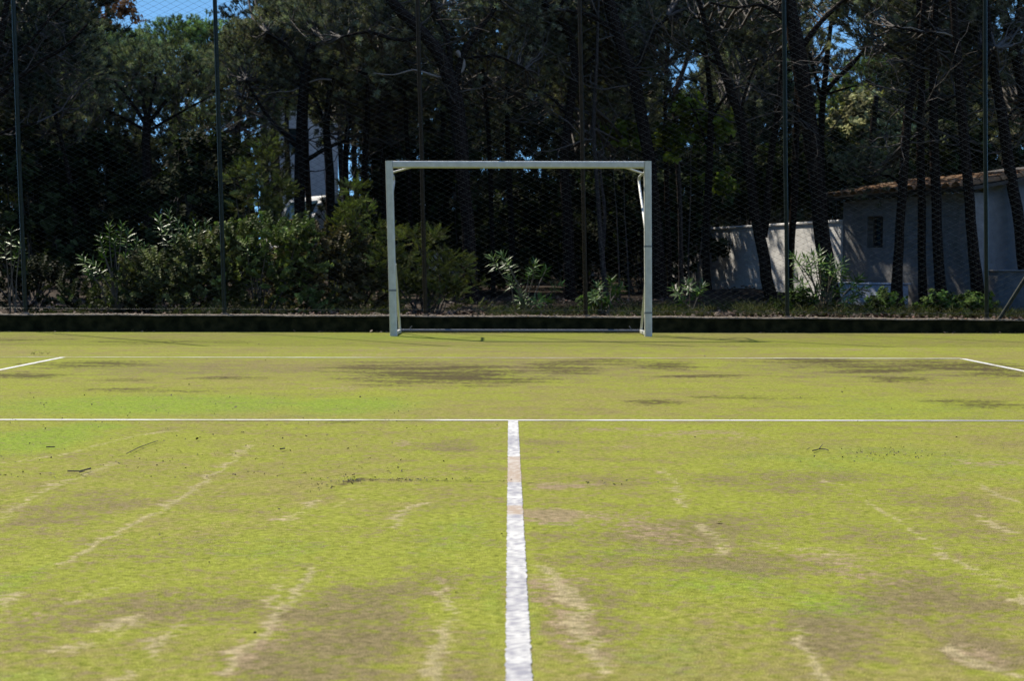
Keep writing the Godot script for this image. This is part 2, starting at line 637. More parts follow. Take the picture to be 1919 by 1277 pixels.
# ---------------------------------------------------------------- materials
func make_materials() -> void:
	for row: Array in [["leaf", 0.75, 0.12], ["leaf_glossy", 0.6, 0.15]]:
		var m := plain(1, 1, 1, row[1])
		m.vertex_color_use_as_albedo = true
		m.metallic_specular = row[2]
		m.backlight_enabled = true
		m.backlight = lin(0.40, 0.47, 0.24)
		mat[row[0]] = m
	mat.litter = plain(1, 1, 1, 0.85)
	mat.litter.vertex_color_use_as_albedo = true
	for row: Array in [["oleander", Color(0.060, 0.115, 0.036)], ["oleander_young", Color(0.12, 0.205, 0.035)]]:
		var m := plain(row[1].r, row[1].g, row[1].b, 0.42)
		m.metallic_specular = 0.28
		m.vertex_color_use_as_albedo = true
		m.backlight_enabled = true
		m.backlight = lin(0.03, 0.06, 0.008)
		mat[row[0]] = m
	mat.stem = plain(0.10, 0.085, 0.06, 0.8)
	mat.twig = plain(0.050, 0.042, 0.036, 0.9)
	mat.twig_pale = plain(0.10, 0.09, 0.085, 0.9)
	# bark: plates parted by upright furrows
	var plates := noise_image(256, 256, 0.035, 7, 3, FastNoiseLite.TYPE_CELLULAR)
	for row: Array in [["bark", Color(0.006, 0.0045, 0.004), Color(0.042, 0.033, 0.028)], ["bark_pale", Color(0.02, 0.017, 0.015), Color(0.12, 0.105, 0.10)]]:
		var m := StandardMaterial3D.new()
		m.albedo_texture = ramp_texture(plates, row[1].linear_to_srgb(), row[2].linear_to_srgb())
		m.uv1_scale = Vector3(2.0, 0.9, 1.0)
		m.roughness = 0.95
		m.metallic_specular = 0.08
		m.heightmap_enabled = true
		m.heightmap_texture = ImageTexture.create_from_image(plates)
		m.heightmap_scale = 2.2
		mat[row[0]] = m
	mat.soil = rough_surface(Color(0.014, 0.010, 0.007), Color(0.055, 0.038, 0.026), 0.45, 3.0, 0.02, 21)
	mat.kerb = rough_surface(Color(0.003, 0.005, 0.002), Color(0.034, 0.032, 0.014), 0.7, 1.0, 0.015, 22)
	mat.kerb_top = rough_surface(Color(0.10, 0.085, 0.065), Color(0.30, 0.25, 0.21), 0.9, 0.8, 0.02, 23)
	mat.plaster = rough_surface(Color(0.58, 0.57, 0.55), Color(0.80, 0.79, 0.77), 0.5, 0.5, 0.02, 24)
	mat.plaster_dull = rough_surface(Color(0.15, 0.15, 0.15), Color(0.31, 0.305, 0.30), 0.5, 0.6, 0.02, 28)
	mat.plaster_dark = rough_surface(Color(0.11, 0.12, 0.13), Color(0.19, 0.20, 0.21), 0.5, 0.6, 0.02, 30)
	mat.plaster_blue = rough_surface(Color(0.50, 0.56, 0.66), Color(0.66, 0.71, 0.80), 0.6, 0.4, 0.02, 25)
	mat.dark_void = plain(0.012, 0.012, 0.013, 0.6)
	mat.wood_dark = plain(0.035, 0.028, 0.022, 0.8)
	for k in 3:
		mat["tile_%d" % k] = rough_surface([Color(0.10, 0.06, 0.035), Color(0.14, 0.08, 0.045), Color(0.09, 0.065, 0.045)][k], [Color(0.27, 0.16, 0.09), Color(0.33, 0.21, 0.12), Color(0.25, 0.18, 0.12)][k], 2.0, 0.4, 0.03, 31 + k)
	# painted goal frame: white, a little chalky and scuffed
	mat.goal = rough_surface(Color(0.46, 0.47, 0.44), Color(0.60, 0.61, 0.57), 1.3, 0.0, 0.012, 26, 0.42)
	mat.goal.metallic_specular = 0.5
	mat.scuff = plain(0.16, 0.18, 0.20, 0.6)
	mat.galvanised = plain(0.10, 0.11, 0.14, 0.6)
	mat.bleached = plain(0.17, 0.15, 0.135, 0.9)
	mat.fence_post = rough_surface(Color(0.008, 0.012, 0.010), Color(0.022, 0.031, 0.026), 1.6, 0.0, 0.02, 27, 0.34)
	mat.fence_post.metallic_specular = 0.35
	mat.fence_post_rusty = rough_surface(Color(0.014, 0.014, 0.011), Color(0.050, 0.036, 0.026), 1.6, 0.0, 0.02, 29, 0.4)
	mat.wire = plain(0.036, 0.043, 0.040, 0.38, 0.0)
	mat.van_paint = plain(0.72, 0.73, 0.75, 0.3)
	mat.van_paint.clearcoat_enabled = true
	mat.van_paint.clearcoat = 0.6
	mat.glass_dark = plain(0.02, 0.04, 0.05, 0.06)
	mat.tyre = plain(0.02, 0.02, 0.02, 0.9)
	mat.rim = plain(0.35, 0.35, 0.36, 0.4, 0.6)
	mat.lamp_glass = plain(0.6, 0.6, 0.6, 0.1)
	make_court_material()


# ---------------------------------------------------------------- the worn turf
const COURT_W := 1536
const COURT_H := 2048
const COURT_X := 8.0       # the drawn wear spans x -8 .. 8
const COURT_NEAR := 2.0    # and 2 .. 18.6 m ahead of the camera
const COURT_DEEP := 16.6

var wear: Array[PackedFloat32Array] = []
const WW := COURT_W
const WH := COURT_H


func dab(layer: int, px: float, py: float, rx: float, ry: float, strength: float) -> void:
	var c := on_court(px, py)
	var near := on_court(px, py + ry)
	var far := on_court(px, maxf(py - ry, 560.0))
	var side := absf(on_court(px + rx, py).x - c.x)
	var cx := (c.x + COURT_X) / (2.0 * COURT_X) * WW
	var cy := (-c.z - COURT_NEAR) / COURT_DEEP * WH
	var ex := side / (2.0 * COURT_X) * WW
	var ey := absf(near.z - far.z) * 0.5 / COURT_DEEP * WH
	for y in range(maxi(0, int(cy - ey * 1.3)), mini(WH, int(cy + ey * 1.3) + 1)):
		for x in range(maxi(0, int(cx - ex * 1.3)), mini(WW, int(cx + ex * 1.3) + 1)):
			var d := Vector2((x - cx) / ex, (y - cy) / ey).length()
			var k := strength * (1.0 - smoothstep(0.35, 1.3, d))
			var i := y * WW + x
			wear[layer][i] = maxf(wear[layer][i], k)


func streak(layer: int, pts: Array, width: float, strength: float) -> void:
	for s in pts.size() / 2 - 1:
		var a := on_court(pts[s * 2], pts[s * 2 + 1])
		var b := on_court(pts[s * 2 + 2], pts[s * 2 + 3])
		var a2 := Vector2(a.x, -a.z)
		var b2 := Vector2(b.x, -b.z)
		var lo := Vector2(minf(a2.x, b2.x) - width * 2.0, minf(a2.y, b2.y) - width * 2.0)
		var hi := Vector2(maxf(a2.x, b2.x) + width * 2.0, maxf(a2.y, b2.y) + width * 2.0)
		for y in range(maxi(0, int((lo.y - COURT_NEAR) / COURT_DEEP * WH)), mini(WH, int((hi.y - COURT_NEAR) / COURT_DEEP * WH) + 2)):
			for x in range(maxi(0, int((lo.x + COURT_X) / (2.0 * COURT_X) * WW)), mini(WW, int((hi.x + COURT_X) / (2.0 * COURT_X) * WW) + 2)):
				var p := Vector2(float(x) / WW * 2.0 * COURT_X - COURT_X, float(y) / WH * COURT_DEEP + COURT_NEAR)
				var d := p.distance_to(Geometry2D.get_closest_point_to_segment(p, a2, b2)) / width
				var k := strength * (1.0 - smoothstep(0.2, 1.6, d))
				var i := y * WW + x
				wear[layer][i] = maxf(wear[layer][i], k)


func make_court_material() -> void:
	# layers: 0 pale thatch, 1 brown, 2 fresh green, 3 dark stain, 4 bare pinkish backing
	for i in 5:
		var a := PackedFloat32Array()
		a.resize(WW * WH)
		wear.append(a)
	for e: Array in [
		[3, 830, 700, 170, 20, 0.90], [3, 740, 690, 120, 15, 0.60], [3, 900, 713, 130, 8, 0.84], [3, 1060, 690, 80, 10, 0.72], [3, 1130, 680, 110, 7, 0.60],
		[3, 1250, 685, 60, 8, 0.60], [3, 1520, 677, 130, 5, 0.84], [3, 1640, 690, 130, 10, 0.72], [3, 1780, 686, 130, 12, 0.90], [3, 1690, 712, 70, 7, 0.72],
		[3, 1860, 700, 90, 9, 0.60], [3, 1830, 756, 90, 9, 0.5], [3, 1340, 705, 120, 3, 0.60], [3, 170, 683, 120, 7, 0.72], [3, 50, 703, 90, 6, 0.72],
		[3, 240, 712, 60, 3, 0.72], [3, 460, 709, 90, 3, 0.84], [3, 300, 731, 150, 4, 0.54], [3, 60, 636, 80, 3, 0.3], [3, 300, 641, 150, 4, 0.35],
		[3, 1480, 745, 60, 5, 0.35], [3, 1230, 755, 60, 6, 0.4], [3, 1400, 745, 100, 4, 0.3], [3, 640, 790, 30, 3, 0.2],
		[1, 400, 690, 300, 18, 0.71], [1, 900, 690, 500, 25, 0.71], [1, 1650, 690, 350, 25, 0.71], [1, 960, 655, 700, 8, 0.41], [1, 850, 836, 60, 15, 0.71],
		[1, 1010, 830, 60, 10, 0.59], [1, 640, 1180, 165, 100, 1.18], [1, 560, 1240, 150, 70, 1.06], [1, 780, 1095, 90, 45, 0.71], [1, 1260, 1000, 260, 45, 0.83],
		[1, 1380, 1065, 260, 40, 0.83], [1, 1720, 1130, 200, 80, 0.83], [1, 1560, 1190, 120, 60, 1.06], [1, 1850, 1230, 110, 55, 1.06], [1, 1100, 1140, 90, 90, 0.71],
		[1, 330, 1150, 220, 60, 0.59], [1, 90, 1170, 150, 50, 0.71], [1, 130, 960, 120, 40, 0.53], [1, 1500, 900, 250, 25, 0.47], [1, 1700, 1000, 180, 40, 0.47],
		[1, 1150, 905, 160, 14, 0.59], [1, 300, 1040, 160, 30, 0.41], [1, 880, 1240, 60, 60, 0.47], [1, 60, 860, 160, 12, 0.35], [1, 1750, 940, 130, 25, 0.47],
		[4, 630, 728, 50, 4, 0.5], [4, 715, 729, 40, 3, 0.4], [4, 1300, 814, 130, 8, 0.45], [4, 1400, 818, 55, 7, 0.6], [4, 1180, 806, 90, 5, 0.45],
		[4, 1160, 837, 40, 4, 0.35], [4, 1870, 868, 70, 9, 0.4], [4, 755, 830, 24, 8, 0.7], [4, 1070, 911, 60, 7, 0.6], [4, 1200, 990, 60, 30, 0.45],
		[4, 1270, 1020, 120, 18, 0.4], [4, 1560, 1045, 70, 22, 0.5], [4, 1060, 1085, 60, 18, 0.5], [4, 30, 1155, 90, 14, 0.6], [4, 820, 1100, 22, 30, 0.5],
		[4, 1120, 1250, 40, 30, 0.5], [4, 1840, 1235, 60, 25, 0.5], [4, 760, 655, 120, 4, 0.3], [4, 1600, 655, 250, 4, 0.3], [4, 540, 975, 30, 9, 0.5], [4, 690, 665, 50, 4, 0.5],
		[4, 1620, 1080, 90, 20, 0.4], [4, 1035, 966, 68, 17, 1.25], [4, 970, 960, 20, 12, 1.2], [4, 1110, 972, 50, 14, 0.7], [4, 960, 895, 22, 9, 0.9], [4, 1040, 910, 65, 8, 0.8],
		[2, 300, 758, 360, 22, 1.0], [2, 640, 760, 170, 20, 0.9], [2, 60, 825, 130, 32, 1.0], [2, 170, 800, 90, 9, 0.9], [2, 1200, 1030, 130, 16, 0.6],
		[2, 1340, 1090, 150, 30, 0.7], [2, 1560, 1135, 110, 30, 0.85], [2, 1640, 860, 300, 35, 0.4], [2, 1700, 765, 220, 25, 0.35], [2, 1060, 985, 80, 12, 0.4],
		[2, 850, 1000, 90, 60, 0.35], [2, 500, 1030, 150, 30, 0.3], [2, 30, 1090, 40, 40, 0.5], [2, 60, 1270, 80, 25, 0.5], [2, 1250, 1220, 110, 60, 0.3], [2, 1890, 880, 80, 30, 0.4],
		[2, 1000, 1160, 20, 80, 0.3], [2, 700, 632, 230, 6, 0.5], [2, 900, 638, 200, 4, 0.4], [2, 920, 1150, 25, 100, 0.4]]:
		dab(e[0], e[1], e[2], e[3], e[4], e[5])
	for e: Array in [
		[0, [120, 1058, 215, 1000, 320, 945, 380, 905, 432, 864], 0.012, 0.95], [0, [432, 864, 470, 835], 0.019, 0.5], [0, [425, 1258, 475, 1205, 520, 1165, 552, 1110, 585, 1066], 0.012, 1.0],
		[0, [515, 1140, 522, 1080], 0.012, 0.4], [0, [738, 988, 752, 964, 775, 951, 806, 944], 0.012, 0.8], [0, [525, 985, 560, 960, 600, 940], 0.019, 0.5],
		[0, [1240, 880, 1270, 915, 1282, 955], 0.011, 0.6], [0, [1320, 985, 1362, 1037], 0.019, 0.55], [0, [1550, 900, 1600, 930, 1640, 952], 0.009, 0.6],
		[0, [1640, 952, 1700, 998, 1780, 1045, 1850, 1085, 1930, 1135], 0.011, 0.8], [0, [1825, 906, 1870, 925, 1930, 955], 0.012, 0.7], [0, [1830, 965, 1900, 997], 0.015, 0.5],
		[0, [1010, 1064, 1060, 1100, 1090, 1140, 1100, 1200, 1125, 1260], 0.019, 0.8], [0, [806, 1085, 832, 1125, 828, 1200, 812, 1275], 0.014, 0.8], [0, [1485, 1170, 1510, 1225, 1545, 1277], 0.014, 0.65],
		[0, [1790, 1215, 1850, 1255, 1930, 1285], 0.019, 0.6], [0, [0, 975, 60, 930, 130, 900, 215, 868], 0.019, 0.5], [0, [-10, 1140, 40, 1112], 0.019, 0.7], [0, [215, 1100, 140, 1125], 0.019, 0.4],
		[0, [230, 1275, 330, 1175], 0.019, 0.5], [0, [0, 870, 120, 852, 240, 820, 330, 806], 0.019, 0.45], [0, [860, 812, 930, 803], 0.019, 0.3], [0, [150, 1215, 260, 1160], 0.031, 0.4],
		[0, [630, 950, 700, 925, 760, 935], 0.012, 0.3], [0, [1360, 1010, 1560, 1040], 0.025, 0.35],
		[4, [1020, 1070, 1085, 1150, 1110, 1250], 0.05, 0.5],
		[4, [440, 1250, 520, 1180], 0.05, 0.4], [4, [1100, 970, 1230, 995, 1290, 1020], 0.10, 0.35],
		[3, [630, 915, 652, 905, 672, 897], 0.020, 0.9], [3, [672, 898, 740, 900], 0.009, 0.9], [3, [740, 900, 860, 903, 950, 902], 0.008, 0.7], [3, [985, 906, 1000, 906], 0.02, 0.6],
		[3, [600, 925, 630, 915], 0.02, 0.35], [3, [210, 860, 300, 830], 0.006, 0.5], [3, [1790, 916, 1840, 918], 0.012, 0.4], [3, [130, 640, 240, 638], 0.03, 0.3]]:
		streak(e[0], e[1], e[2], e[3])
	var slow := noise_image(1024, 1024, 0.006, 3, 5).get_data()
	var mid := noise_image(1024, 1024, 0.03, 4, 4).get_data()
	var fine := noise_image(1024, 1024, 0.13, 5, 3).get_data()
	var grit := noise_image(1024, 1024, 0.34, 8, 2).get_data()
	rng.seed = 2
	var stretched := noise_image(1024, 1024, 0.012, 6, 5).get_data()
	var out := PackedByteArray()
	out.resize(COURT_W * COURT_H * 3)
	# lime green, olive, fresh green, thatch, brown, stain, backing: real-world base colours
	var lime := Vector3(0.395, 0.435, 0.072)
	var olive := Vector3(0.395, 0.362, 0.118)
	var fresh := Vector3(0.325, 0.455, 0.058)
	var thatch := Vector3(0.58, 0.50, 0.30)
	var brown := Vector3(0.285, 0.230, 0.135)
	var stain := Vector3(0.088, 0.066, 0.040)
	var bare := Vector3(0.45, 0.345, 0.23)
	var w0 := wear[0]
	var w1 := wear[1]
	var w2 := wear[2]
	var w3 := wear[3]
	var w4 := wear[4]
	var at := 0
	for row in COURT_H:
		for col in COURT_W:
			var a := slow[((row >> 1) & 1023) * 1024 + (col >> 1)] * 0.0039216
			var b := mid[(row & 1023) * 1024 + (col & 1023)] * 0.0039216
			var f := fine[(row & 1023) * 1024 + ((col + 311) & 1023)] * 0.0039216
			var s := stretched[((row * 2) & 1023) * 1024 + ((col + 77) & 1023)] * 0.0039216
			var wx := clampi(col + int((b - 0.5) * 9.0 + (f - 0.5) * 5.0), 0, WW - 1)
			var wy := clampi(row + int((s - 0.5) * 12.0 + (f - 0.5) * 6.0), 0, WH - 1)
			var i := wy * WW + wx
			var r := rng.randf() - 0.5
			var q := grit[((row + 500) & 1023) * 1024 + ((col + 200) & 1023)] * 0.0039216 - 0.5
			b -= 0.5
			f -= 0.5
			s -= 0.5
			var g := lime.lerp(olive, clampf((a - 0.33) * 2.2 + b * 1.8 + f * 1.6 + q * 1.9, 0.0, 1.0))
			if w2[i] > 0.01:
				g = g.lerp(fresh, clampf((w2[i] + b * 0.9 + f * 0.9 - 0.15) * 1.2, 0.0, 0.92))
			# thin, ragged bare spots everywhere, more where it is worn
			var k1 := clampf((w1[i] * 0.95 + s * 0.8 + b * 0.8 + f * 1.5 + q * 1.9 - 0.33) * 1.8, 0.0, 0.85)
			g = g.lerp(brown, k1)
			if w4[i] > 0.01:
				g = g.lerp(bare, clampf((w4[i] + b * 1.0 + f * 0.9 + q * 0.9 - 0.28) * 1.5, 0.0, 0.85))
			if w0[i] > 0.01:
				g = g.lerp(thatch, clampf((w0[i] + b * 1.0 + f * 0.7 + q * 1.1 - 0.26) * 1.6, 0.0, 0.72))
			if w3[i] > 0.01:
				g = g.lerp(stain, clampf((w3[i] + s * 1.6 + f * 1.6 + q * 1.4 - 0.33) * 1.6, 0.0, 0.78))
			g *= 1.0 + f * 0.36 + q * 0.85 + r * 0.42
			# to sRGB, by a square root that is close enough for a turf's tones
			out[at] = int(255.0 * minf(1.0, 1.055 * pow(g.x, 0.41667) - 0.055))
			out[at + 1] = int(255.0 * minf(1.0, 1.055 * pow(g.y, 0.41667) - 0.055))
			out[at + 2] = int(255.0 * minf(1.0, 1.055 * pow(g.z, 0.41667) - 0.055))
			at += 3
	var m := StandardMaterial3D.new()
	m.roughness = 0.95
	m.metallic_specular = 0.15
	# the pile of the turf: fine fibres, repeated over a metre and a half, under the drawn wear
	var pile := noise_image(1024, 1024, 0.26, 9, 3)
	m.albedo_texture = ramp_texture(pile, Color(0.46, 0.46, 0.42), Color(1, 1, 1))
	m.uv1_scale = Vector3(0.73, 0.73, 1.0)
	m.heightmap_enabled = true
	m.heightmap_texture = ImageTexture.create_from_image(pile)
	m.heightmap_scale = 0.3
	m.detail_enabled = true
	m.detail_blend_mode = BaseMaterial3D.BLEND_MODE_MUL
	m.detail_uv_layer = BaseMaterial3D.DETAIL_UV_2
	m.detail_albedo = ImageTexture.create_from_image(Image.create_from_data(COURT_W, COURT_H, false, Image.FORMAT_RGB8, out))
	m.detail_mask = null
	mat.court = m
	var l := plain(1, 1, 1, 0.9)
	l.vertex_color_use_as_albedo = true
	l.albedo_texture = ramp_texture(pile, Color(0.74, 0.74, 0.74), Color(1, 1, 1))
	l.heightmap_enabled = true
	l.heightmap_texture = m.heightmap_texture
	l.heightmap_scale = 0.3
	l.uv1_scale = Vector3(0.73, 0.73, 1.0)
	mat.line = l


# ---------------------------------------------------------------- ground
func make_ground() -> void:
	var xs: Array[float] = [-400.0, -200.0, -100.0, -60.0, -40.0, -30.0]
	for i in 97:
		xs.append(-24.0 + i * 0.5)
	xs.append_array([30.0, 40.0, 60.0, 100.0, 200.0, 400.0])
	var zs: Array[float] = [200.0, 60.0, 30.0, 0.0, -18.4, -18.52, -18.58]
	for i in 60:
		zs.append(-18.8 - i * 0.45)
	zs.append_array([-50.0, -60.0, -80.0, -120.0, -200.0, -400.0])
	var b := Build.new()
	for j in zs.size() - 1:
		for i in xs.size() - 1:
			var p: Array[Vector3] = []
			var q: Array[Vector3] = []
			for e: Vector2i in [Vector2i(i, j), Vector2i(i + 1, j), Vector2i(i + 1, j + 1), Vector2i(i, j + 1)]:
				var x := xs[e.x]
				var z := zs[e.y]
				p.append(Vector3(x, land(x, z), z))
				q.append(Vector3(land(x - 0.2, z) - land(x + 0.2, z), 0.4, 0.0 if z > -18.7 else land(x, z - 0.2) - land(x, z + 0.2)).normalized())
			b.tri(p[0], p[1], p[2], q[0], q[1], q[2])
			b.tri(p[0], p[2], p[3], q[0], q[2], q[3])
	put("ground", b.mesh(mat.soil), self, "structure")

	# the court: one sheet, finely divided lengthways so that its drawn wear keeps its place
	var m := Build.new()
	var uv2 := PackedVector2Array()
	var st := SurfaceTool.new()
	st.begin(Mesh.PRIMITIVE_TRIANGLES)
	for j in 8:
		for i in 4:
			var x0 := -12.0 + 6.0 * i
			var x1 := x0 + 6.0
			var z0 := 20.0 - 38.47 * j / 8.0
			var z1 := 20.0 - 38.47 * (j + 1) / 8.0
			for e: Vector2 in [Vector2(x0, z0), Vector2(x0, z1), Vector2(x1, z1), Vector2(x0, z0), Vector2(x1, z1), Vector2(x1, z0)]:
				st.set_normal(Vector3.UP)
				st.set_uv(e)
				st.set_uv2(Vector2((e.x + COURT_X) / (2.0 * COURT_X), (-e.y - COURT_NEAR) / COURT_DEEP))
				st.add_vertex(Vector3(e.x, 0.0, e.y))
	var mesh := st.commit()
	mesh.surface_set_material(0, mat.court)
	put("court", mesh, self, "structure")


# a painted line: a strip 4 mm above the turf with frayed edges; wear(k) gives its colour at k metres along
func line(a: Vector3, b: Vector3, width: float, step: float, tone: Callable) -> void:
	var d := b - a
	var length := d.length()
	d = d.normalized()
	var side := Vector3(-d.z, 0, d.x)
	var rows := int(length / step)
	var st := SurfaceTool.new()
	st.begin(Mesh.PRIMITIVE_TRIANGLES)
	var prev := []
	for i in rows + 1:
		var row := []
		for k in 5:
			var off := (k / 4.0 - 0.5) * width
			if k == 0 or k == 4:
				off += rng.randf_range(-0.045, 0.045) * width
			var p := a + d * length * i / rows + side * off + Vector3(0, 0.0025, 0)
			row.append([p, tone.call(length * i / rows, k / 4.0)])
		if i > 0:
			for k in 4:
				for e: Array in [prev[k], row[k], row[k + 1], prev[k], row[k + 1], prev[k + 1]]:
					var p: Vector3 = e[0]
					st.set_normal(Vector3.UP)
					st.set_uv(Vector2(p.x, p.z) * 1.7)
					st.set_color(e[1])
					st.add_vertex(p)
		prev = row
	var m := st.commit()
	m.surface_set_material(0, mat.line)
	put("court_line", m, self, "structure")


func make_lines() -> void:
	rng.seed = 77
	var f := FastNoiseLite.new()
	f.frequency = 1.0
	f.seed = 12
	var white := Color(0.78, 0.78, 0.76)
	var grey := Color(0.30, 0.30, 0.36)
	var pink := Color(0.46, 0.36, 0.27)
	var turf := Color(0.36, 0.34, 0.14)
	# the centre line: worn bands across it, as [from, to, tone, strength] in metres ahead of the camera
	var bands := []
	for e: Array in [[795, 806, 0, 0.3], [818, 836, 1, 0.75], [836, 848, 1, 0.3], [857, 884, 2, 0.9], [884, 905, 2, 0.98], [905, 915, 1, 0.5], [918, 928, 1, 0.55], [940, 948, 1, 0.5], [949, 966, 2, 1.0], [966, 973, 1, 0.4], [985, 1000, 1, 0.35], [1012, 1022, 1, 0.25], [1040, 1060, 1, 0.3], [1085, 1110, 1, 0.55], [1110, 1150, 1, 0.4], [1165, 1190, 1, 0.25], [1200, 1230, 1, 0.35], [1245, 1290, 1, 0.45]]:
		bands.append([-on_court(960, e[0]).z, -on_court(960, e[1]).z, e[2], e[3]])
	var near := on_court(973.0, 1300.0)
	var tee := on_court(961.5, 788.5)
	line(Vector3(near.x, 0, near.z), Vector3(tee.x, 0, tee.z), 0.0535, 0.008, func(k: float, across: float) -> Color:
		var ahead := -near.z + k
		var c := white
		var n := f.get_noise_3d(ahead * 11.0, across * 2.5, 0.0) * 0.7 + f.get_noise_3d(ahead * 70.0, across * 9.0, 5.0)
		c = c.lerp(grey, clampf(0.26 + n * 2.2, 0.0, 0.8))
		for e: Array in bands:
			if ahead < e[0] and ahead > e[1]:
				c = c.lerp([white, grey, pink][e[2]], e[3] * clampf(0.9 + n * 0.8, 0.4, 1.0))
		return c)
	var streaky := func(seed_of: float, bare_at: float) -> Callable:
		return func(k: float, across: float) -> Color:
			var n := f.get_noise_2d(k * 1.3, seed_of) + 0.6 * f.get_noise_3d(k * 18.0, across * 3.0, seed_of)
			return white.lerp(turf, clampf(bare_at + n * 1.1, 0.0, 0.85))
	# service line, baseline, the two sidelines
	var z1 := tee.z - 0.01
	line(Vector3(-4.14, 0, z1 + 0.03), Vector3(1.65, 0, z1), 0.052, 0.04, streaky.call(3.0, 0.0))
	line(Vector3(1.65, 0, z1), Vector3(4.14, 0, z1), 0.052, 0.04, func(k: float, across: float) -> Color:
		var n := f.get_noise_3d(k * 6.0, across * 3.0, 9.0)
		return white.lerp(grey, clampf(k * 1.0 + 0.05 + n * 0.7 if k > 0.0 else 0.0, 0.0, 0.9)))
	var c0 := on_court(120, 670)
	var c1 := on_court(1800, 672.5)
	var zb := (c0.z + c1.z) * 0.5
	line(Vector3(c0.x - 0.8, 0, zb), Vector3(c1.x, 0, zb), 0.055, 0.04, func(k: float, across: float) -> Color:
		var n := f.get_noise_2d(k * 1.1, 31.0) + 0.5 * f.get_noise_3d(k * 15.0, across * 3.0, 7.0)
		var worn := 0.46 + 0.5 * exp(-pow((k - 4.6) / 1.5, 2.0)) + (0.55 if k < 0.8 else 0.0)
		return white.lerp(pink if k > 3.0 and k < 6.4 else turf, clampf(worn + n * 1.1, 0.0, 0.95)))
	line(Vector3(c0.x, 0, zb + 0.03), Vector3(c0.x, 0, 4.0), 0.052, 0.06, streaky.call(14.0, 0.0))
	line(Vector3(c1.x, 0, zb + 0.03), Vector3(c1.x, 0, 4.0), 0.052, 0.06, streaky.call(19.0, 0.0))


# ---------------------------------------------------------------- kerb and fence
const KERB_Z := -18.42

func kerb_top(x: float) -> float:
	return 0.212 - 0.0028 * (x + 2.0) - 0.0004 * maxf(x, 0.0) * x


func make_kerb() -> void:
	rng.seed = 5
	var b := Build.new()
	var top := Build.new()
	var x := -16.0
	while x < 16.0:
		var x1 := x + 0.25
		var j := [rng.randf_range(-0.004, 0.004), rng.randf_range(-0.004, 0.004)]
		var h0 := kerb_top(x) - 0.016 + 0.006 * sin(x * 5.3) * sin(x * 1.9 + 1.0)
		var h1 := kerb_top(x1) - 0.016 + 0.006 * sin(x1 * 5.3) * sin(x1 * 1.9 + 1.0)
		b.quad(Vector3(x, -0.1, KERB_Z), Vector3(x1, -0.1, KERB_Z), Vector3(x1, h1, KERB_Z), Vector3(x, h0, KERB_Z), Vector3(0, 0, 1))
		# worn coping, its front edge a little proud
		var o := Vector3(0, 0.018, 0)
		var p0 := Vector3(x, h0, KERB_Z + 0.012)
		var p1 := Vector3(x1, h1, KERB_Z + 0.012)
		var q0 := Vector3(x, h0, KERB_Z - 0.20)
		var q1 := Vector3(x1, h1, KERB_Z - 0.20)
		top.quad(p0, p1, p1 + o * 0.6, p0 + o * 0.6, Vector3(0, 0, 1))
		top.quad(p0 + o * 0.6, p1 + o * 0.6, p1 + o + Vector3(0, 0, -0.012), p0 + o + Vector3(0, 0, -0.012), Vector3(0, 1, 1))
		top.quad(p0 + o + Vector3(0, 0, -0.012), p1 + o + Vector3(0, 0, -0.012), q1 + o, q0 + o, Vector3.UP)
		top.quad(q0 + o, q1 + o, q1 - o * 4.0, q0 - o * 4.0, Vector3(0, 0, -1))
		top.quad(p0, p1, Vector3(x1, h1, KERB_Z), Vector3(x, h0, KERB_Z), Vector3.DOWN)
		x = x1
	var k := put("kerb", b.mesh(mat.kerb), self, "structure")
	put("coping", top.mesh(mat.kerb_top), k)


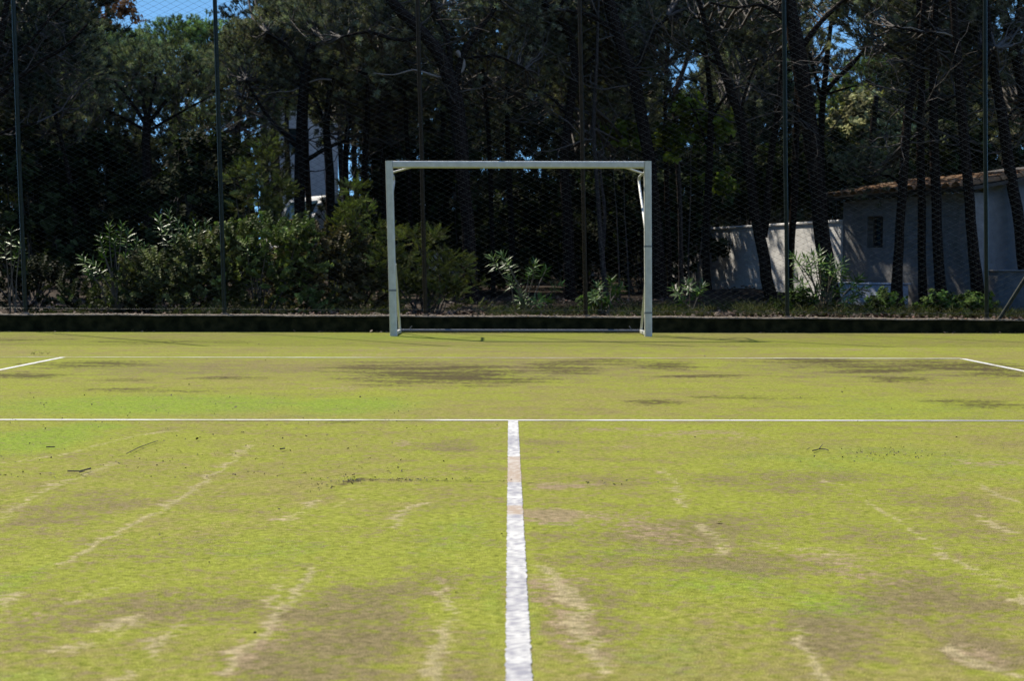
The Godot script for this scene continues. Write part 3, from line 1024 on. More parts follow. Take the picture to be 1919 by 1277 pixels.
func make_fence() -> void:
	rng.seed = 6
	var z := KERB_Z - 0.11
	var root := thing("chain_link_fence", "tall green wire mesh fence on steel posts along the court's far kerb", "fence", Vector3(0, 0, z))
	var lean := -0.0235
	var feet: Array[float] = []
	for px: float in [48.5, 421.5, 797.5, 1098.0, 1475.5, 1848.0]:
		feet.append(spot(px, 585.0, -z).x)
	feet.push_front(feet[0] - 2.5)
	feet.append(feet[6] + 2.5)
	var tall := 5.2
	for x in feet:
		var y := kerb_top(x)
		var b := Build.new()
		var p := PackedVector3Array()
		var r := PackedFloat32Array()
		for i in 6:
			p.append(Vector3(x + lean * tall * i / 5.0 + rng.randf_range(-0.004, 0.004), y + tall * i / 5.0, 0.0))
			r.append(0.027)
		b.tube(p, r, 12)
		put("post", b.mesh(mat.fence_post_rusty if x > -2.0 and x < 1.6 else mat.fence_post), root)
		var base := Build.new()
		base.tube([Vector3(x, y - 0.005, 0), Vector3(x, y + 0.02, 0)], [0.055, 0.045], 10)
		put("footing", base.mesh(mat.kerb_top), root)
	# woven wire: each picket a zigzag whose corners hook its neighbours
	var pitch := 0.072
	var wires := {}
	for i in feet.size() - 1:
		var wide := feet[i + 1] - feet[i]
		var n := int(round((wide - 0.07) / pitch))
		if not wires.has(n):
			var b := Build.new()
			for k in n:
				var p := PackedVector3Array()
				var r := PackedFloat32Array()
				var rows := int(tall * 0.985 / (pitch * 0.5))
				for j in rows + 1:
					var s := 1.0 if (j + k) % 2 == 0 else -1.0
					var y := 0.04 + j * pitch * 0.5
					p.append(Vector3((k + 0.5 + 0.52 * s) * pitch + lean * y + rng.randf_range(-0.0012, 0.0012) + 0.012 * sin(y * 1.7), y, s * 0.0022 + 0.035 + 0.012 * sin(k * 0.21) * sin(y * 0.9)))
					r.append(0.0027)
				b.tube(p, r, 3)
			wires[n] = b.mesh(mat.wire)
		var o := put("wire_mesh", wires[n], root, "stuff")
		o.position = Vector3(feet[i] + 0.035 + (wide - 0.07 - n * pitch) * 0.5, kerb_top(feet[i]), 0)
	for y: float in [0.08, 5.1]:
		var b := Build.new()
		var p := PackedVector3Array()
		var r := PackedFloat32Array()
		for i in 33:
			var x := lerpf(feet[0], feet[7], i / 32.0)
			p.append(Vector3(x + lean * y, kerb_top(x) + y - 0.012 * absf(sin(i * 0.7)), 0.044))
			r.append(0.0021)
		b.tube(p, r, 4)
		put("tension_wire", b.mesh(mat.wire), root)
	# the raking strut by the right-hand post
	var b := Build.new()
	var s0 := spot(1872, 587, -z)
	var s1 := spot(1919, 518, -z)
	var d := s1 - s0
	b.tube([Vector3(s0.x, kerb_top(s0.x), 0.0), Vector3(s0.x, s0.y, 0) + d * 2.1 - Vector3(0, 0, d.z * 2.1)], [0.027, 0.027], 10)
	put("brace", b.mesh(mat.fence_post), root)


# ---------------------------------------------------------------- goal
func rounded_bar(b: Build, from: Vector3, to: Vector3, wide: float, front: Vector3, r := 0.019) -> void:
	var d := (to - from).normalized()
	var f := (front - d * front.dot(d)).normalized()
	var s := d.cross(f)
	var h := wide * 0.5
	var ring := []
	for c: Vector2 in [Vector2(1, 1), Vector2(-1, 1), Vector2(-1, -1), Vector2(1, -1)]:
		var from_angle := {Vector2(1, 1): 0.0, Vector2(-1, 1): 0.25, Vector2(-1, -1): 0.5, Vector2(1, -1): 0.75}[c] as float
		for k in 4:
			var a := TAU * (from_angle + 0.25 * k / 3.0)
			var o := s * cos(a) + f * sin(a)
			ring.append([(s * c.x + f * c.y) * (h - r) + o * r, o])
	for i in ring.size():
		var p: Array = ring[i]
		var q: Array = ring[(i + 1) % ring.size()]
		b.tri(from + p[0], from + q[0], to + q[0], p[1], q[1], q[1])
		b.tri(from + p[0], to + q[0], to + p[0], p[1], q[1], p[1])
	for i in range(1, ring.size() - 1):
		b.tri(from + ring[0][0], from + ring[i][0], from + ring[i + 1][0], -d, -d, -d)
		b.tri(to + ring[0][0], to + ring[i][0], to + ring[i + 1][0], d, d, d)


func make_goal() -> void:
	var z := -17.40
	var root := thing("goal", "white metal goal frame without a net, standing before the fence", "goal", Vector3(0, 0, z))
	var fl := spot(738.2, 629.5, -z)
	var fr := spot(1214.6, 630.5, -z)
	var tl := spot(729.6, 308.8, -z)
	var tr := spot(1213.2, 309.4, -z)
	fl.y = 0.0
	fr.y = 0.0
	for p: Vector3 in [fl, fr, tl, tr]:
		pass
	var sh := Vector3(0, 0, -z)
	var front := Vector3(0, 0, 1)
	var w := 0.088
	for e: Array in [[fl, tl, [544.0]], [fr, tr, [461.0, 585.5]]]:
		var b := Build.new()
		rounded_bar(b, e[0] + sh, e[1] + sh + Vector3(0, 0.044, 0), w, front)
		var post := put("post", b.mesh(mat.goal), root)
		for py: float in e[2]:
			var s := Build.new()
			var at := (e[0] as Vector3).lerp(e[1], (630.0 - py) / 321.0) + sh
			rounded_bar(s, at - Vector3(0, 0.011, 0), at + Vector3(0, 0.011, 0), w + 0.004, front)
			put("tape_band", s.mesh(mat.scuff), post)
	var b := Build.new()
	rounded_bar(b, tl + sh + Vector3(w * 0.5 + 0.001, 0, 0), tr + sh + Vector3(-w * 0.5 - 0.001, 0, 0), w - 0.004, front)
	put("crossbar", b.mesh(mat.goal), root)
	for s: int in [0, 1]:
		var foot: Vector3 = (fl if s == 0 else fr) + sh
		var head: Vector3 = (tl if s == 0 else tr) + sh
		var i := 1.0 if s == 0 else -1.0
		var x0 := foot.x + i * 0.012
		var xh := head.x + (-0.02 if s == 0 else -0.018)
		# folded net support: back from the head, then slanting down to the post
		b = Build.new()
		var sp := smooth_path(PackedVector3Array([Vector3(xh, 1.975, -0.05), Vector3(xh, 1.972, -0.78), Vector3(xh - i * 0.0, 1.955, -0.88), Vector3(xh, 1.88, -0.905), Vector3(xh, 1.52, -0.36), Vector3(xh, 1.30, -0.05)]), PackedFloat32Array([0.016, 0.016, 0.016, 0.016, 0.016, 0.016]), 4, 0.0)
		b.tube(sp[0], sp[1], 10)
		put("net_arm", b.mesh(mat.goal), root)
		b = Build.new()
		b.tube([Vector3(x0, 0.86, -0.05), Vector3(x0, 0.05, -0.80)], [0.017, 0.017], 10)
		put("strut", b.mesh(mat.goal), root)
		b = Build.new()
		rounded_bar(b, Vector3(x0, 0.026, -0.044), Vector3(x0, 0.026, -0.84), 0.042, Vector3.UP, 0.008)
		put("side_rail", b.mesh(mat.goal), root)
		# a short brace across the corner, level with the arm
		b = Build.new()
		b.tube([Vector3(head.x + i * 0.26, head.y - 0.03, -0.03), Vector3(xh + i * 0.012, 1.975, -0.32)], [0.013, 0.013], 8)
		put("corner_brace", b.mesh(mat.goal), root)
		# a net hook left on the rail
		b = Build.new()
		b.tube([Vector3(foot.x + i * 0.14, 0.045, -0.80), Vector3(foot.x + i * 0.15, 0.075, -0.80), Vector3(foot.x + i * 0.165, 0.088, -0.79)], [0.006, 0.006, 0.004], 6)
		put("net_hook", b.mesh(mat.galvanised), root)
	b = Build.new()
	b.tube([fl + sh + Vector3(0.034, 0.032, -0.80), fr + sh + Vector3(-0.034, 0.032, -0.80)], [0.017, 0.017], 10)
	put("back_rail", b.mesh(mat.galvanised), root)


# ---------------------------------------------------------------- buildings
func make_hut() -> void:
	rng.seed = 8
	var along := Vector3(0.375, 0, 0.927)
	var out := Vector3(-0.927, 0, 0.375)
	var corner := Vector3(5.78, 0, -25.2)
	var face := Basis(along, Vector3.UP, -out)        # x along the wall, z into the house
	var root := thing("hut", "low white hut with a tiled eave behind the pine trunks on the right", "building", corner)
	var n := Build.new()
	# the long wall with its window opening
	var eave := 1.98
	var foot := -0.5
	for e: Array in [[0.0, 0.70, foot, eave], [1.13, 3.35, foot, eave], [0.70, 1.13, foot, 1.17], [0.70, 1.13, 1.70, eave]]:
		n.box(face * Vector3((e[0] + e[1]) * 0.5, (e[2] + e[3]) * 0.5, 0.11), Vector3(e[1] - e[0], e[3] - e[2], 0.22), face)
	n.box(face * Vector3(0.11, (foot + eave) * 0.5, 1.72), Vector3(0.22, eave - foot, 3.0), face)
	n.box(face * Vector3(1.675, (foot + eave) * 0.5, 3.33), Vector3(3.35, eave - foot, 0.22), face)
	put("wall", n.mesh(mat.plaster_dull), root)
	n = Build.new()
	n.box(face * Vector3(3.24, (foot + eave + 0.2) * 0.5, 1.72), Vector3(0.22, eave + 0.2 - foot, 3.0), face)
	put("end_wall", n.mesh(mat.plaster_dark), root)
	n = Build.new()
	n.box(face * Vector3(0.915, 1.445, 0.17), Vector3(0.43, 0.55, 0.03), face)
	var win := put("window", n.mesh(mat.glass_dark), root)
	for e: Array in [[0.72, 1.445, 0.04, 0.55], [1.11, 1.445, 0.04, 0.55], [0.915, 1.445, 0.03, 0.47], [0.915, 1.70, 0.35, 0.04], [0.915, 1.19, 0.35, 0.04]]:
		n = Build.new()
		n.box(face * Vector3(e[0], e[1], 0.14), Vector3(e[2], e[3], 0.03), face)
		put("frame", n.mesh(mat.wood_dark), win)
	# roof: a slab pitched up from the eave, laid with half-round tiles
	var rise := 0.16
	var roof := Build.new()
	var slope := Basis(along, (Vector3.UP - out * -rise).normalized() , (-out + Vector3.UP * rise).normalized())
	roof.box(face * Vector3(1.675, eave + 0.03, -0.28) + slope * Vector3(0, 0.0, 1.95), Vector3(3.65, 0.05, 3.9), slope)
	var r := put("roof", roof.mesh(mat.wood_dark), root)
	var col := Build.new()
	for variant in 3:
		pass
	var tile := Build.new()
	var rows := 5
	for k in 7:
		var a0 := PI * k / 7.0
		var a1 := PI * (k + 1) / 7.0
		var p0 := Vector3(cos(a0) * 0.1, sin(a0) * 0.075, 0)
		var p1 := Vector3(cos(a1) * 0.1, sin(a1) * 0.075, 0)
		var l := Vector3(0, -0.012, 0.42)
		var q0 := Vector3(p0.x * 0.86, p0.y * 0.86, 0)
		var q1 := Vector3(p1.x * 0.86, p1.y * 0.86, 0)
		tile.quad(p0, p1, p1 * Vector3(0.85, 0.9, 1) + l, p0 * Vector3(0.85, 0.9, 1) + l, (p0 + p1) * 0.5 + Vector3(0, 0.02, 0))
		tile.quad(q0, q1, q1 * Vector3(0.85, 0.9, 1) + l, q0 * Vector3(0.85, 0.9, 1) + l, -(p0 + p1))
		tile.quad(p0, p1, q1, q0, Vector3(0, 0, -1))
	var tm: Array[ArrayMesh] = []
	for k in 3:
		tm.append(tile.mesh(mat["tile_%d" % k]))
	for i in 17:
		for j in rows:
			var o := MeshInstance3D.new()
			o.name = "roof_tile"
			o.mesh = tm[rng.randi_range(0, 2)]
			var at := face * Vector3(-0.08 + 0.217 * i, eave + 0.058, -0.36) + slope * Vector3(rng.randf_range(-0.008, 0.008), 0.012 + rng.randf_range(0, 0.008), 0.40 * j + rng.randf_range(-0.012, 0.012))
			o.transform = Transform3D(slope * Basis(Vector3.UP, rng.randf_range(-0.03, 0.03)), at)
			r.add_child(o, true)
	# a low pale block along the foot of the long wall
	var t := thing("stone_block", "low pale blue white block against the hut's wall behind pine trunks", "block", corner + face * Vector3(1.4, 0, -0.46))
	n = Build.new()
	n.box(Vector3(0, 0.06, 0), Vector3(1.55, 1.0, 0.42), Basis(Vector3.UP, 0.0) * face, 0.02)
	put("body", n.mesh(mat.plaster_blue), t)
	n = Build.new()
	n.box(Vector3(0, 0.575, 0), Vector3(1.59, 0.026, 0.46), face, 0.008)
	put("cap", n.mesh(mat.plaster_blue), t)

	# the garden wall that runs back from the hut
	var gw := thing("garden_wall", "white plastered garden wall running back from the hut, dappled with sun", "wall", corner)
	var wall_face := Basis(Vector3(0.292, 0, 0.956), Vector3.UP, Vector3(0.956, 0, -0.292))
	n = Build.new()
	n.box(wall_face * Vector3(-4.36, 0.62, 0.14), Vector3(8.58, 2.0, 0.2), wall_face)
	put("wall", n.mesh(mat.plaster), gw)
	n = Build.new()
	n.box(wall_face * Vector3(-4.36, 1.645, 0.14), Vector3(8.58, 0.05, 0.26), wall_face, 0.012)
	put("coping", n.mesh(mat.plaster), gw)
	# a low wall in front, running out of the picture
	var lw := thing("low_wall", "low white wall at the right end behind the fence strut", "wall", Vector3(7.12, 0, -21.6))
	n = Build.new()
	n.box(face * Vector3(1.6, 0.1, 0.1), Vector3(3.2, 1.36, 0.2), face)
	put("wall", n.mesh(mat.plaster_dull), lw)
	n = Build.new()
	n.box(face * Vector3(1.6, 0.79, 0.1), Vector3(3.24, 0.03, 0.24), face, 0.008)
	put("coping", n.mesh(mat.plaster_dull), lw)


func make_far_buildings() -> void:
	# the white house behind the left-hand pines
	var at := spot(564, 500, 58.0)
	at.y = 0.0
	var face := Basis(Vector3.UP, 0.12)
	var root := thing("white_house", "white two storey house glimpsed between dark trunks left of the goal", "building", at)
	var n := Build.new()
	for e: Array in [[-1.45, -0.48, 0.0, 7.4], [0.35, 1.5, 0.0, 7.4], [-0.48, 0.35, 0.0, 5.45], [-0.48, 0.35, 6.35, 7.4]]:
		n.box(face * Vector3((e[0] + e[1]) * 0.5, (e[2] + e[3]) * 0.5, -0.15), Vector3(e[1] - e[0], e[3] - e[2], 0.3), face)
	n.box(face * Vector3(-1.3, 3.7, -2.8), Vector3(0.3, 7.4, 5.0), face)
	n.box(face * Vector3(1.35, 3.7, -2.8), Vector3(0.3, 7.4, 5.0), face)
	put("wall", n.mesh(mat.plaster), root)
	n = Build.new()
	n.box(face * Vector3(-0.065, 5.9, -0.22), Vector3(0.83, 0.9, 0.05), face)
	var win := put("window", n.mesh(mat.glass_dark), root)
	for x: float in [-0.45, -0.065, 0.32]:
		n = Build.new()
		n.box(face * Vector3(x, 5.9, -0.17), Vector3(0.06, 0.9, 0.04), face)
		put("frame", n.mesh(mat.wood_dark), win)
	n = Build.new()
	n.tube([face * Vector3(-1.47, 0, 0.07), face * Vector3(-1.47, 7.4, 0.07)], [0.09, 0.09], 10)
	put("downpipe", n.mesh(mat.plaster), root)
	n = Build.new()
	n.box(face * Vector3(0, 7.5, -2.7), Vector3(3.5, 0.18, 5.9), face, 0.02)
	put("roof", n.mesh(mat.plaster), root)
	# far boundary wall seen through the goal
	var c := spot(960, 500, 50.0)
	var fw := thing("boundary_wall", "pale low boundary wall far behind the trunks inside the goal", "wall", Vector3(c.x, 0.3, c.z))
	n = Build.new()
	n.box(Vector3(0.1, 0.9, 0), Vector3(5.4, 2.0, 0.25))
	put("wall", n.mesh(mat.plaster_dull), fw)
	n = Build.new()
	n.box(Vector3(0.1, 1.93, 0), Vector3(5.5, 0.06, 0.32))
	put("coping", n.mesh(mat.plaster_dull), fw)

	# a white van among the trees, its nose to the left
	var top := spot(611, 365, 33.0)
	var yaw := Basis(Vector3.UP, 0.62)
	var ground := 0.3
	var tall := top.y - ground
	var foot := top - yaw * Vector3(-1.05, 0, 0.86)
	foot.y = ground
	var van := thing("van", "white van parked among the trunks left of the goal, nose to the left", "van", foot)
	# side outline, x along the van, nose at -x
	var prof := PackedVector2Array([Vector2(-2.3, 0.35), Vector2(-2.34, 0.62), Vector2(-2.2, 0.98), Vector2(-1.62, 1.22), Vector2(-1.1, tall - 0.06), Vector2(-0.9, tall), Vector2(2.1, tall), Vector2(2.25, tall - 0.15), Vector2(2.32, 0.9), Vector2(2.3, 0.35)])
	n = Build.new()
	for i in prof.size():
		var p := prof[i]
		var q := prof[(i + 1) % prof.size()]
		var o := Vector3((q - p).y, -(q - p).x, 0).normalized()
		if o.dot(Vector3(p.x, p.y - 1.1, 0)) < 0.0:
			o = -o
		n.quad(yaw * Vector3(p.x, p.y, 0.86), yaw * Vector3(q.x, q.y, 0.86), yaw * Vector3(q.x, q.y, -0.86), yaw * Vector3(p.x, p.y, -0.86), yaw * o)
	var tris := Geometry2D.triangulate_polygon(prof)
	for i in tris.size() / 3:
		for s: float in [0.86, -0.86]:
			n.flat(yaw * Vector3(prof[tris[i * 3]].x, prof[tris[i * 3]].y, s), yaw * Vector3(prof[tris[i * 3 + 1]].x, prof[tris[i * 3 + 1]].y, s), yaw * Vector3(prof[tris[i * 3 + 2]].x, prof[tris[i * 3 + 2]].y, s), yaw * Vector3(0, 0, s))
	put("body", n.mesh(mat.van_paint), van)
	n = Build.new()
	var w0 := Vector3(-1.58, 1.25, 0.72)
	var w1 := Vector3(-1.14, tall - 0.13, 0.68)
	var push := Vector3(-0.012, 0.006, 0)
	n.quad(yaw * (w0 + push), yaw * (w1 + push), yaw * (w1 * Vector3(1, 1, -1) + push), yaw * (w0 * Vector3(1, 1, -1) + push), yaw * Vector3(-1, 0.5, 0))
	put("windscreen", n.mesh(mat.glass_dark), van)
	for e: Array in [[-1.05, -0.15], [-0.02, 1.0], [1.12, 2.05]]:
		n = Build.new()
		n.box(yaw * Vector3((e[0] + e[1]) * 0.5, tall - 0.46, 0.866), Vector3(e[1] - e[0], 0.55, 0.012), yaw)
		put("side_window", n.mesh(mat.glass_dark), van)
	for x: float in [-1.5, 1.45]:
		for s: float in [-0.78, 0.78]:
			n = Build.new()
			n.tube([yaw * Vector3(x, 0.33, s - 0.1), yaw * Vector3(x, 0.33, s + 0.1)], [0.33, 0.33], 18)
			var wheel := put("wheel", n.mesh(mat.tyre), van)
			n = Build.new()
			n.tube([yaw * Vector3(x, 0.33, s - 0.11), yaw * Vector3(x, 0.33, s + 0.11)], [0.19, 0.19], 14)
			put("rim", n.mesh(mat.rim), wheel)
	for s: float in [-0.62, 0.62]:
		n = Build.new()
		n.box(yaw * Vector3(-2.27, 0.8, s), Vector3(0.08, 0.2, 0.34), yaw, 0.02)
		put("headlight", n.mesh(mat.lamp_glass), van)
	n = Build.new()
	n.box(yaw * Vector3(-2.34, 0.48, 0), Vector3(0.12, 0.2, 1.7), yaw, 0.03)
	put("bumper", n.mesh(mat.scuff), van)


# ---------------------------------------------------------------- the wood
func make_wood() -> void:
	# right of the goal
	pine("big leaning pine whose dark trunk rises just right of the goal's right post", 24.0,
		[[1236, 590, 30], [1229, 450, 28], [1216, 300, 27], [1190, 160, 26], [1165, 90, 24], [1140, 0, 22], [1112, -90, 17], [1090, -190, 11]],
		[[[1185, 150, 12], [1215, 80, 9], [1250, 30, 6]], [[1160, 70, 12], [1110, 30, 8], [1060, 20, 5]]],
		[[1200, 40, 90, 45], [1240, 120, 60, 35], [1100, 20, 80, 35], [1090, -130, 190, 90, 2.5], [1230, -90, 150, 70, 3.0]])
	pine("slim straight pine, first of a close pair right of the goal", 27.0,
		[[1256, 585, 11], [1250, 380, 10], [1246, 200, 9], [1252, 80, 8], [1258, -40, 7], [1260, -140, 5]], [],
		[[1235, 50, 40, 26, 0.5]])
	pine("slim pine with a sunlit pale fork, second of the pair right of the goal", 27.4,
		[[1276, 585, 11], [1274, 400, 10], [1268, 260, 10], [1264, 180, 10], [1285, 120, 9], [1292, 70, 8], [1300, 10, 6]],
		[[[1268, 230, 7], [1250, 150, 5], [1235, 100, 4]]],
		[[1300, 30, 40, 26, 0.5]], {"bark": mat.bark_pale})
	pine("upright dark pine standing before the left end of the garden wall", 25.0,
		[[1326, 590, 19], [1322, 480, 17], [1328, 330, 15], [1332, 200, 12], [1322, 100, 10], [1310, 30, 8], [1300, -60, 6]],
		[[[1330, 230, 7], [1352, 190, 5], [1378, 160, 4]], [[1328, 280, 6], [1305, 220, 4], [1290, 190, 3]]],
		[[1325, 30, 70, 36, 0.5], [1385, 150, 45, 35, 3.0]])
	pine("curving pine that forks into a tall V left of the fence post", 23.0,
		[[1443, 585, 25], [1436, 520, 25], [1427, 460, 25], [1414, 400, 22], [1402, 310, 20], [1388, 230, 18], [1363, 157, 16], [1342, 100, 13], [1320, 40, 10], [1298, -40, 8]],
		[[[1430, 445, 18], [1438, 380, 17], [1445, 290, 15], [1456, 220, 13], [1466, 120, 10], [1474, 20, 8], [1480, -60, 6]], [[1385, 220, 6], [1400, 160, 5], [1420, 110, 4]], [[1350, 125, 6], [1300, 90, 4], [1260, 70, 3]]],
		[[1425, 25, 60, 28, 1.5], [1400, 110, 50, 40, 2.0]])
	pine("thin dark pine directly behind the fifth fence post", 26.0,
		[[1478, 590, 17], [1481, 480, 16], [1487, 380, 15], [1491, 260, 13], [1494, 140, 11], [1490, 20, 9], [1488, -80, 6]], [],
		[[1480, 10, 40, 20, 2.0]])
	pine("thickest pine on the right, its broad trunk rising behind the large oleander", 22.5,
		[[1558, 565, 36], [1545, 480, 34], [1536, 400, 34], [1526, 310, 33], [1512, 210, 33], [1496, 110, 33], [1481, 20, 31], [1468, -70, 27], [1455, -170, 18]],
		[[[1494, 100, 14], [1530, 50, 11], [1575, 5, 8], [1620, -30, 6]], [[1486, 50, 12], [1430, 10, 8], [1380, 15, 6], [1330, 5, 4]]],
		[[1590, 0, 80, 28, 2.0], [1370, 10, 80, 30, 2.0]])
	pine("slender pine with one limb arching to the right under open sky", 24.5,
		[[1552, 575, 15], [1543, 400, 15], [1538, 260, 14], [1545, 150, 12], [1553, 77, 9], [1562, -10, 7], [1566, -90, 5]],
		[[[1541, 178, 11], [1570, 146, 10], [1600, 117, 9], [1630, 80, 7], [1655, 55, 5]], [[1540, 195, 8], [1530, 150, 7], [1516, 100, 5]], [[1540, 180, 6], [1570, 170, 5], [1605, 160, 3]]],
		[[1640, 40, 80, 36, 1.0], [1515, 110, 28, 26, 2.0]])
	pine("pine with a bent dark trunk, first of four before the hut", 21.9,
		[[1682, 590, 26], [1680, 520, 22], [1686, 430, 20], [1692, 330, 19], [1698, 240, 18], [1708, 175, 16], [1718, 130, 14], [1726, 50, 11], [1736, -50, 9], [1742, -150, 6]],
		[[[1712, 150, 8], [1690, 110, 6], [1660, 85, 4]], [[1700, 235, 6], [1740, 205, 5], [1790, 180, 4]], [[1690, 350, 6, 0.2], [1665, 330, 5, 0.8], [1625, 330, 4, 1.4]]],
		[[1680, 60, 90, 45, 1.2], [1740, -90, 130, 60, 3.0], [1720, 110, 60, 40, 1.5], [1610, 335, 34, 24, 1.6], [1650, 325, 30, 22, 1.4]])
	pine("narrow straight pine, second of four before the hut", 22.3,
		[[1730, 590, 20], [1727, 500, 18], [1726, 380, 16], [1724, 250, 16], [1726, 140, 14], [1722, 40, 11], [1718, -60, 7]], [],
		[[1730, 70, 70, 40, 1.0], [1712, -60, 120, 50, 3.0]])
	pine("sun edged pine, third of four before the hut", 21.9,
		[[1764, 590, 25], [1757, 480, 22], [1754, 380, 20], [1750, 260, 18], [1748, 130, 16], [1752, 20, 12], [1756, -70, 8]],
		[[[1750, 230, 6], [1710, 262, 5], [1690, 290, 4]]],
		[[1770, 90, 80, 40, 1.4], [1790, -70, 120, 50, 3.0], [1760, 20, 90, 40, 1.2]])
	pine("pine with a pale lit left edge, nearest the sixth fence post", 21.5,
		[[1834, 590, 27], [1824, 480, 24], [1816, 380, 22], [1808, 280, 20], [1800, 190, 19], [1792, 90, 17], [1785, 0, 14], [1778, -90, 10], [1774, -170, 7]],
		[[[1795, 110, 10], [1760, 66, 7], [1720, 60, 6], [1675, 50, 4]], [[1800, 170, 7], [1830, 130, 6], [1865, 90, 5]]],
		[[1690, 30, 80, 36, 1.4], [1840, 110, 60, 50, 1.5], [1800, -90, 150, 60, 3.0], [1850, 20, 70, 35, 1.5]], {"pale": [[[1792, 72, 5], [1768, 62, 4], [1735, 60, 3], [1705, 52, 2.5], [1672, 54, 1.5]]]})
	pine("pine leaning out of the picture behind the sixth fence post", 22.2,
		[[1925, 590, 26], [1910, 430, 23], [1892, 320, 22], [1876, 215, 20], [1860, 120, 18], [1846, 10, 15], [1838, -80, 11]],
		[[[1880, 235, 7], [1905, 200, 5], [1940, 180, 4]]],
		[[1880, 150, 40, 40, 2.5], [1850, -70, 110, 50, 3.0], [1930, 230, 50, 50, 2.0]])
	pine("thick pine crossing the upper right corner at a slant", 23.0,
		[[1990, 590, 30], [1968, 420, 28], [1944, 280, 26], [1919, 190, 24], [1902, 95, 22], [1885, 40, 20], [1862, -20, 16], [1840, -100, 11]],
		[[[1898, 85, 10], [1905, 30, 8], [1912, -20, 6]]],
		[[1900, -50, 130, 50, 2.5], [1960, 60, 60, 60, 2.0]])
	# behind and above the goal
	pine("big forked pine left of centre, its limbs spreading above the goal", 23.5,
		[[884, 590, 30], [878, 450, 28], [868, 320, 28], [856, 200, 30], [840, 140, 28], [815, 90, 26], [780, 50, 24], [740, 10, 22], [700, -50, 17], [660, -130, 11]],
		[[[852, 165, 16], [866, 108, 14], [895, 58, 12], [925, 20, 10], [955, -40, 7]], [[845, 130, 12], [838, 70, 10], [815, 20, 8], [800, -30, 6]], [[800, 70, 10], [745, 75, 8], [690, 60, 6], [640, 70, 4]], [[870, 110, 7], [930, 105, 6], [985, 130, 4]]],
		[[730, 90, 90, 60, 1.0], [650, 40, 90, 50, 1.5], [930, 110, 90, 55, 1.2], [860, 20, 60, 30, 2.0], [960, 30, 90, 45, 1.0], [700, -130, 200, 80, 3.0], [950, -110, 170, 80, 3.0]], {"pale": [[[856, 96, 10], [866, 108, 11], [869, 122, 9], [864, 136, 5]], [[845, 150, 5], [806, 140, 4.5], [775, 131, 4], [738, 140, 3], [700, 137, 2]]]})
	pine("slim dark pine just right of the forked pine", 27.0,
		[[925, 590, 10], [921, 400, 9], [916, 250, 9], [908, 170, 8], [900, 60, 6], [896, -40, 5]], [], [[900, 170, 60, 40, 2.0], [890, -50, 80, 50]])
	pine("slim pine seen through the middle of the goal", 28.0,
		[[962, 590, 13], [958, 420, 12], [952, 280, 11], [950, 120, 9], [955, -20, 7]], [], [[985, 170, 80, 40, 1.0], [955, -40, 90, 60]])
	pine("dark pine left of the fourth fence post, bending over the goal", 24.5,
		[[1068, 590, 24], [1064, 430, 22], [1058, 300, 20], [1068, 200, 19], [1078, 120, 17], [1060, 50, 15], [1020, 5, 13], [980, -50, 10], [940, -120, 7]],
		[[[1076, 140, 11], [1110, 110, 9], [1140, 70, 6]], [[1066, 220, 7], [1030, 180, 6], [990, 165, 4]], [[1040, 25, 8], [1070, -20, 6], [1100, -70, 5]]],
		[[1040, 110, 80, 60, 1.0], [1120, 170, 70, 45, 1.8], [1000, 40, 80, 40, 1.5], [1060, -100, 150, 70, 3.0], [1150, 90, 50, 40, 2.0]])
	pine("pale barked double stem pine right of the fourth fence post", 24.0,
		[[1136, 590, 11], [1128, 480, 11], [1122, 400, 10], [1117, 320, 9], [1112, 240, 8], [1118, 120, 7], [1122, 0, 5]],
		[[[1129, 480, 8], [1133, 400, 7], [1125, 330, 6], [1121, 285, 5]], [[1114, 262, 5], [1104, 250, 4], [1098, 246, 3]]],
		[[1130, 230, 60, 40, 3.0], [1120, -20, 80, 40, 2.0]], {"bark": mat.bark_pale})
	pine("thin pine close beside the third fence post", 29.0,
		[[774, 590, 11], [770, 430, 10], [766, 320, 9], [760, 200, 8], [758, 80, 6]], [], [[780, 150, 80, 45], [720, 190, 60, 40]])
	# left of the goal
	pine("thick pine in front of the white house, one limb rising to the left", 27.0,
		[[560, 565, 23], [562, 430, 23], [563, 320, 24], [567, 230, 22], [573, 140, 18], [592, 50, 14], [600, -40, 10]],
		[[[558, 275, 12], [535, 252, 10], [517, 236, 9], [490, 200, 7], [462, 150, 5]], [[571, 302, 11], [590, 291, 9], [613, 278, 8], [650, 262, 5]], [[575, 150, 9], [540, 90, 7], [500, 60, 5]], [[580, 110, 8], [630, 120, 6], [690, 140, 5]]],
		[[530, 110, 90, 60, 1.0], [480, 130, 60, 60, 1.5], [620, 150, 80, 50, 1.0], [610, 34, 80, 36, 1.0], [600, -90, 160, 70, 1.5], [535, 78, 46, 32, 2.0]], {"pale": [[[622, 150, 4], [598, 149, 3.5], [575, 157, 3], [548, 171, 3], [520, 172, 2], [492, 178, 1.5]]]})
	pine("dark pine covering the right edge of the white house", 28.0,
		[[624, 565, 18], [620, 400, 18], [617, 300, 17], [612, 240, 14], [622, 150, 12], [642, 50, 9], [650, -50, 7]],
		[[[614, 250, 7], [590, 180, 5], [560, 160, 4]]], [[650, 100, 90, 55, 1.0], [690, 180, 70, 50, 1.0], [660, -60, 120, 60, 1.0]])
	pine("slim pine before the middle of the white van", 29.0,
		[[655, 565, 14], [652, 430, 14], [648, 300, 12], [655, 200, 10], [662, 80, 8]], [], [[660, 190, 60, 40], [650, 20, 70, 50]])
	pine("slim pine before the rear half of the white van", 28.4,
		[[678, 565, 14], [681, 430, 14], [684, 300, 13], [690, 180, 11], [690, 60, 8]], [], [[720, 220, 70, 45, 1.5], [700, 0, 80, 50]])
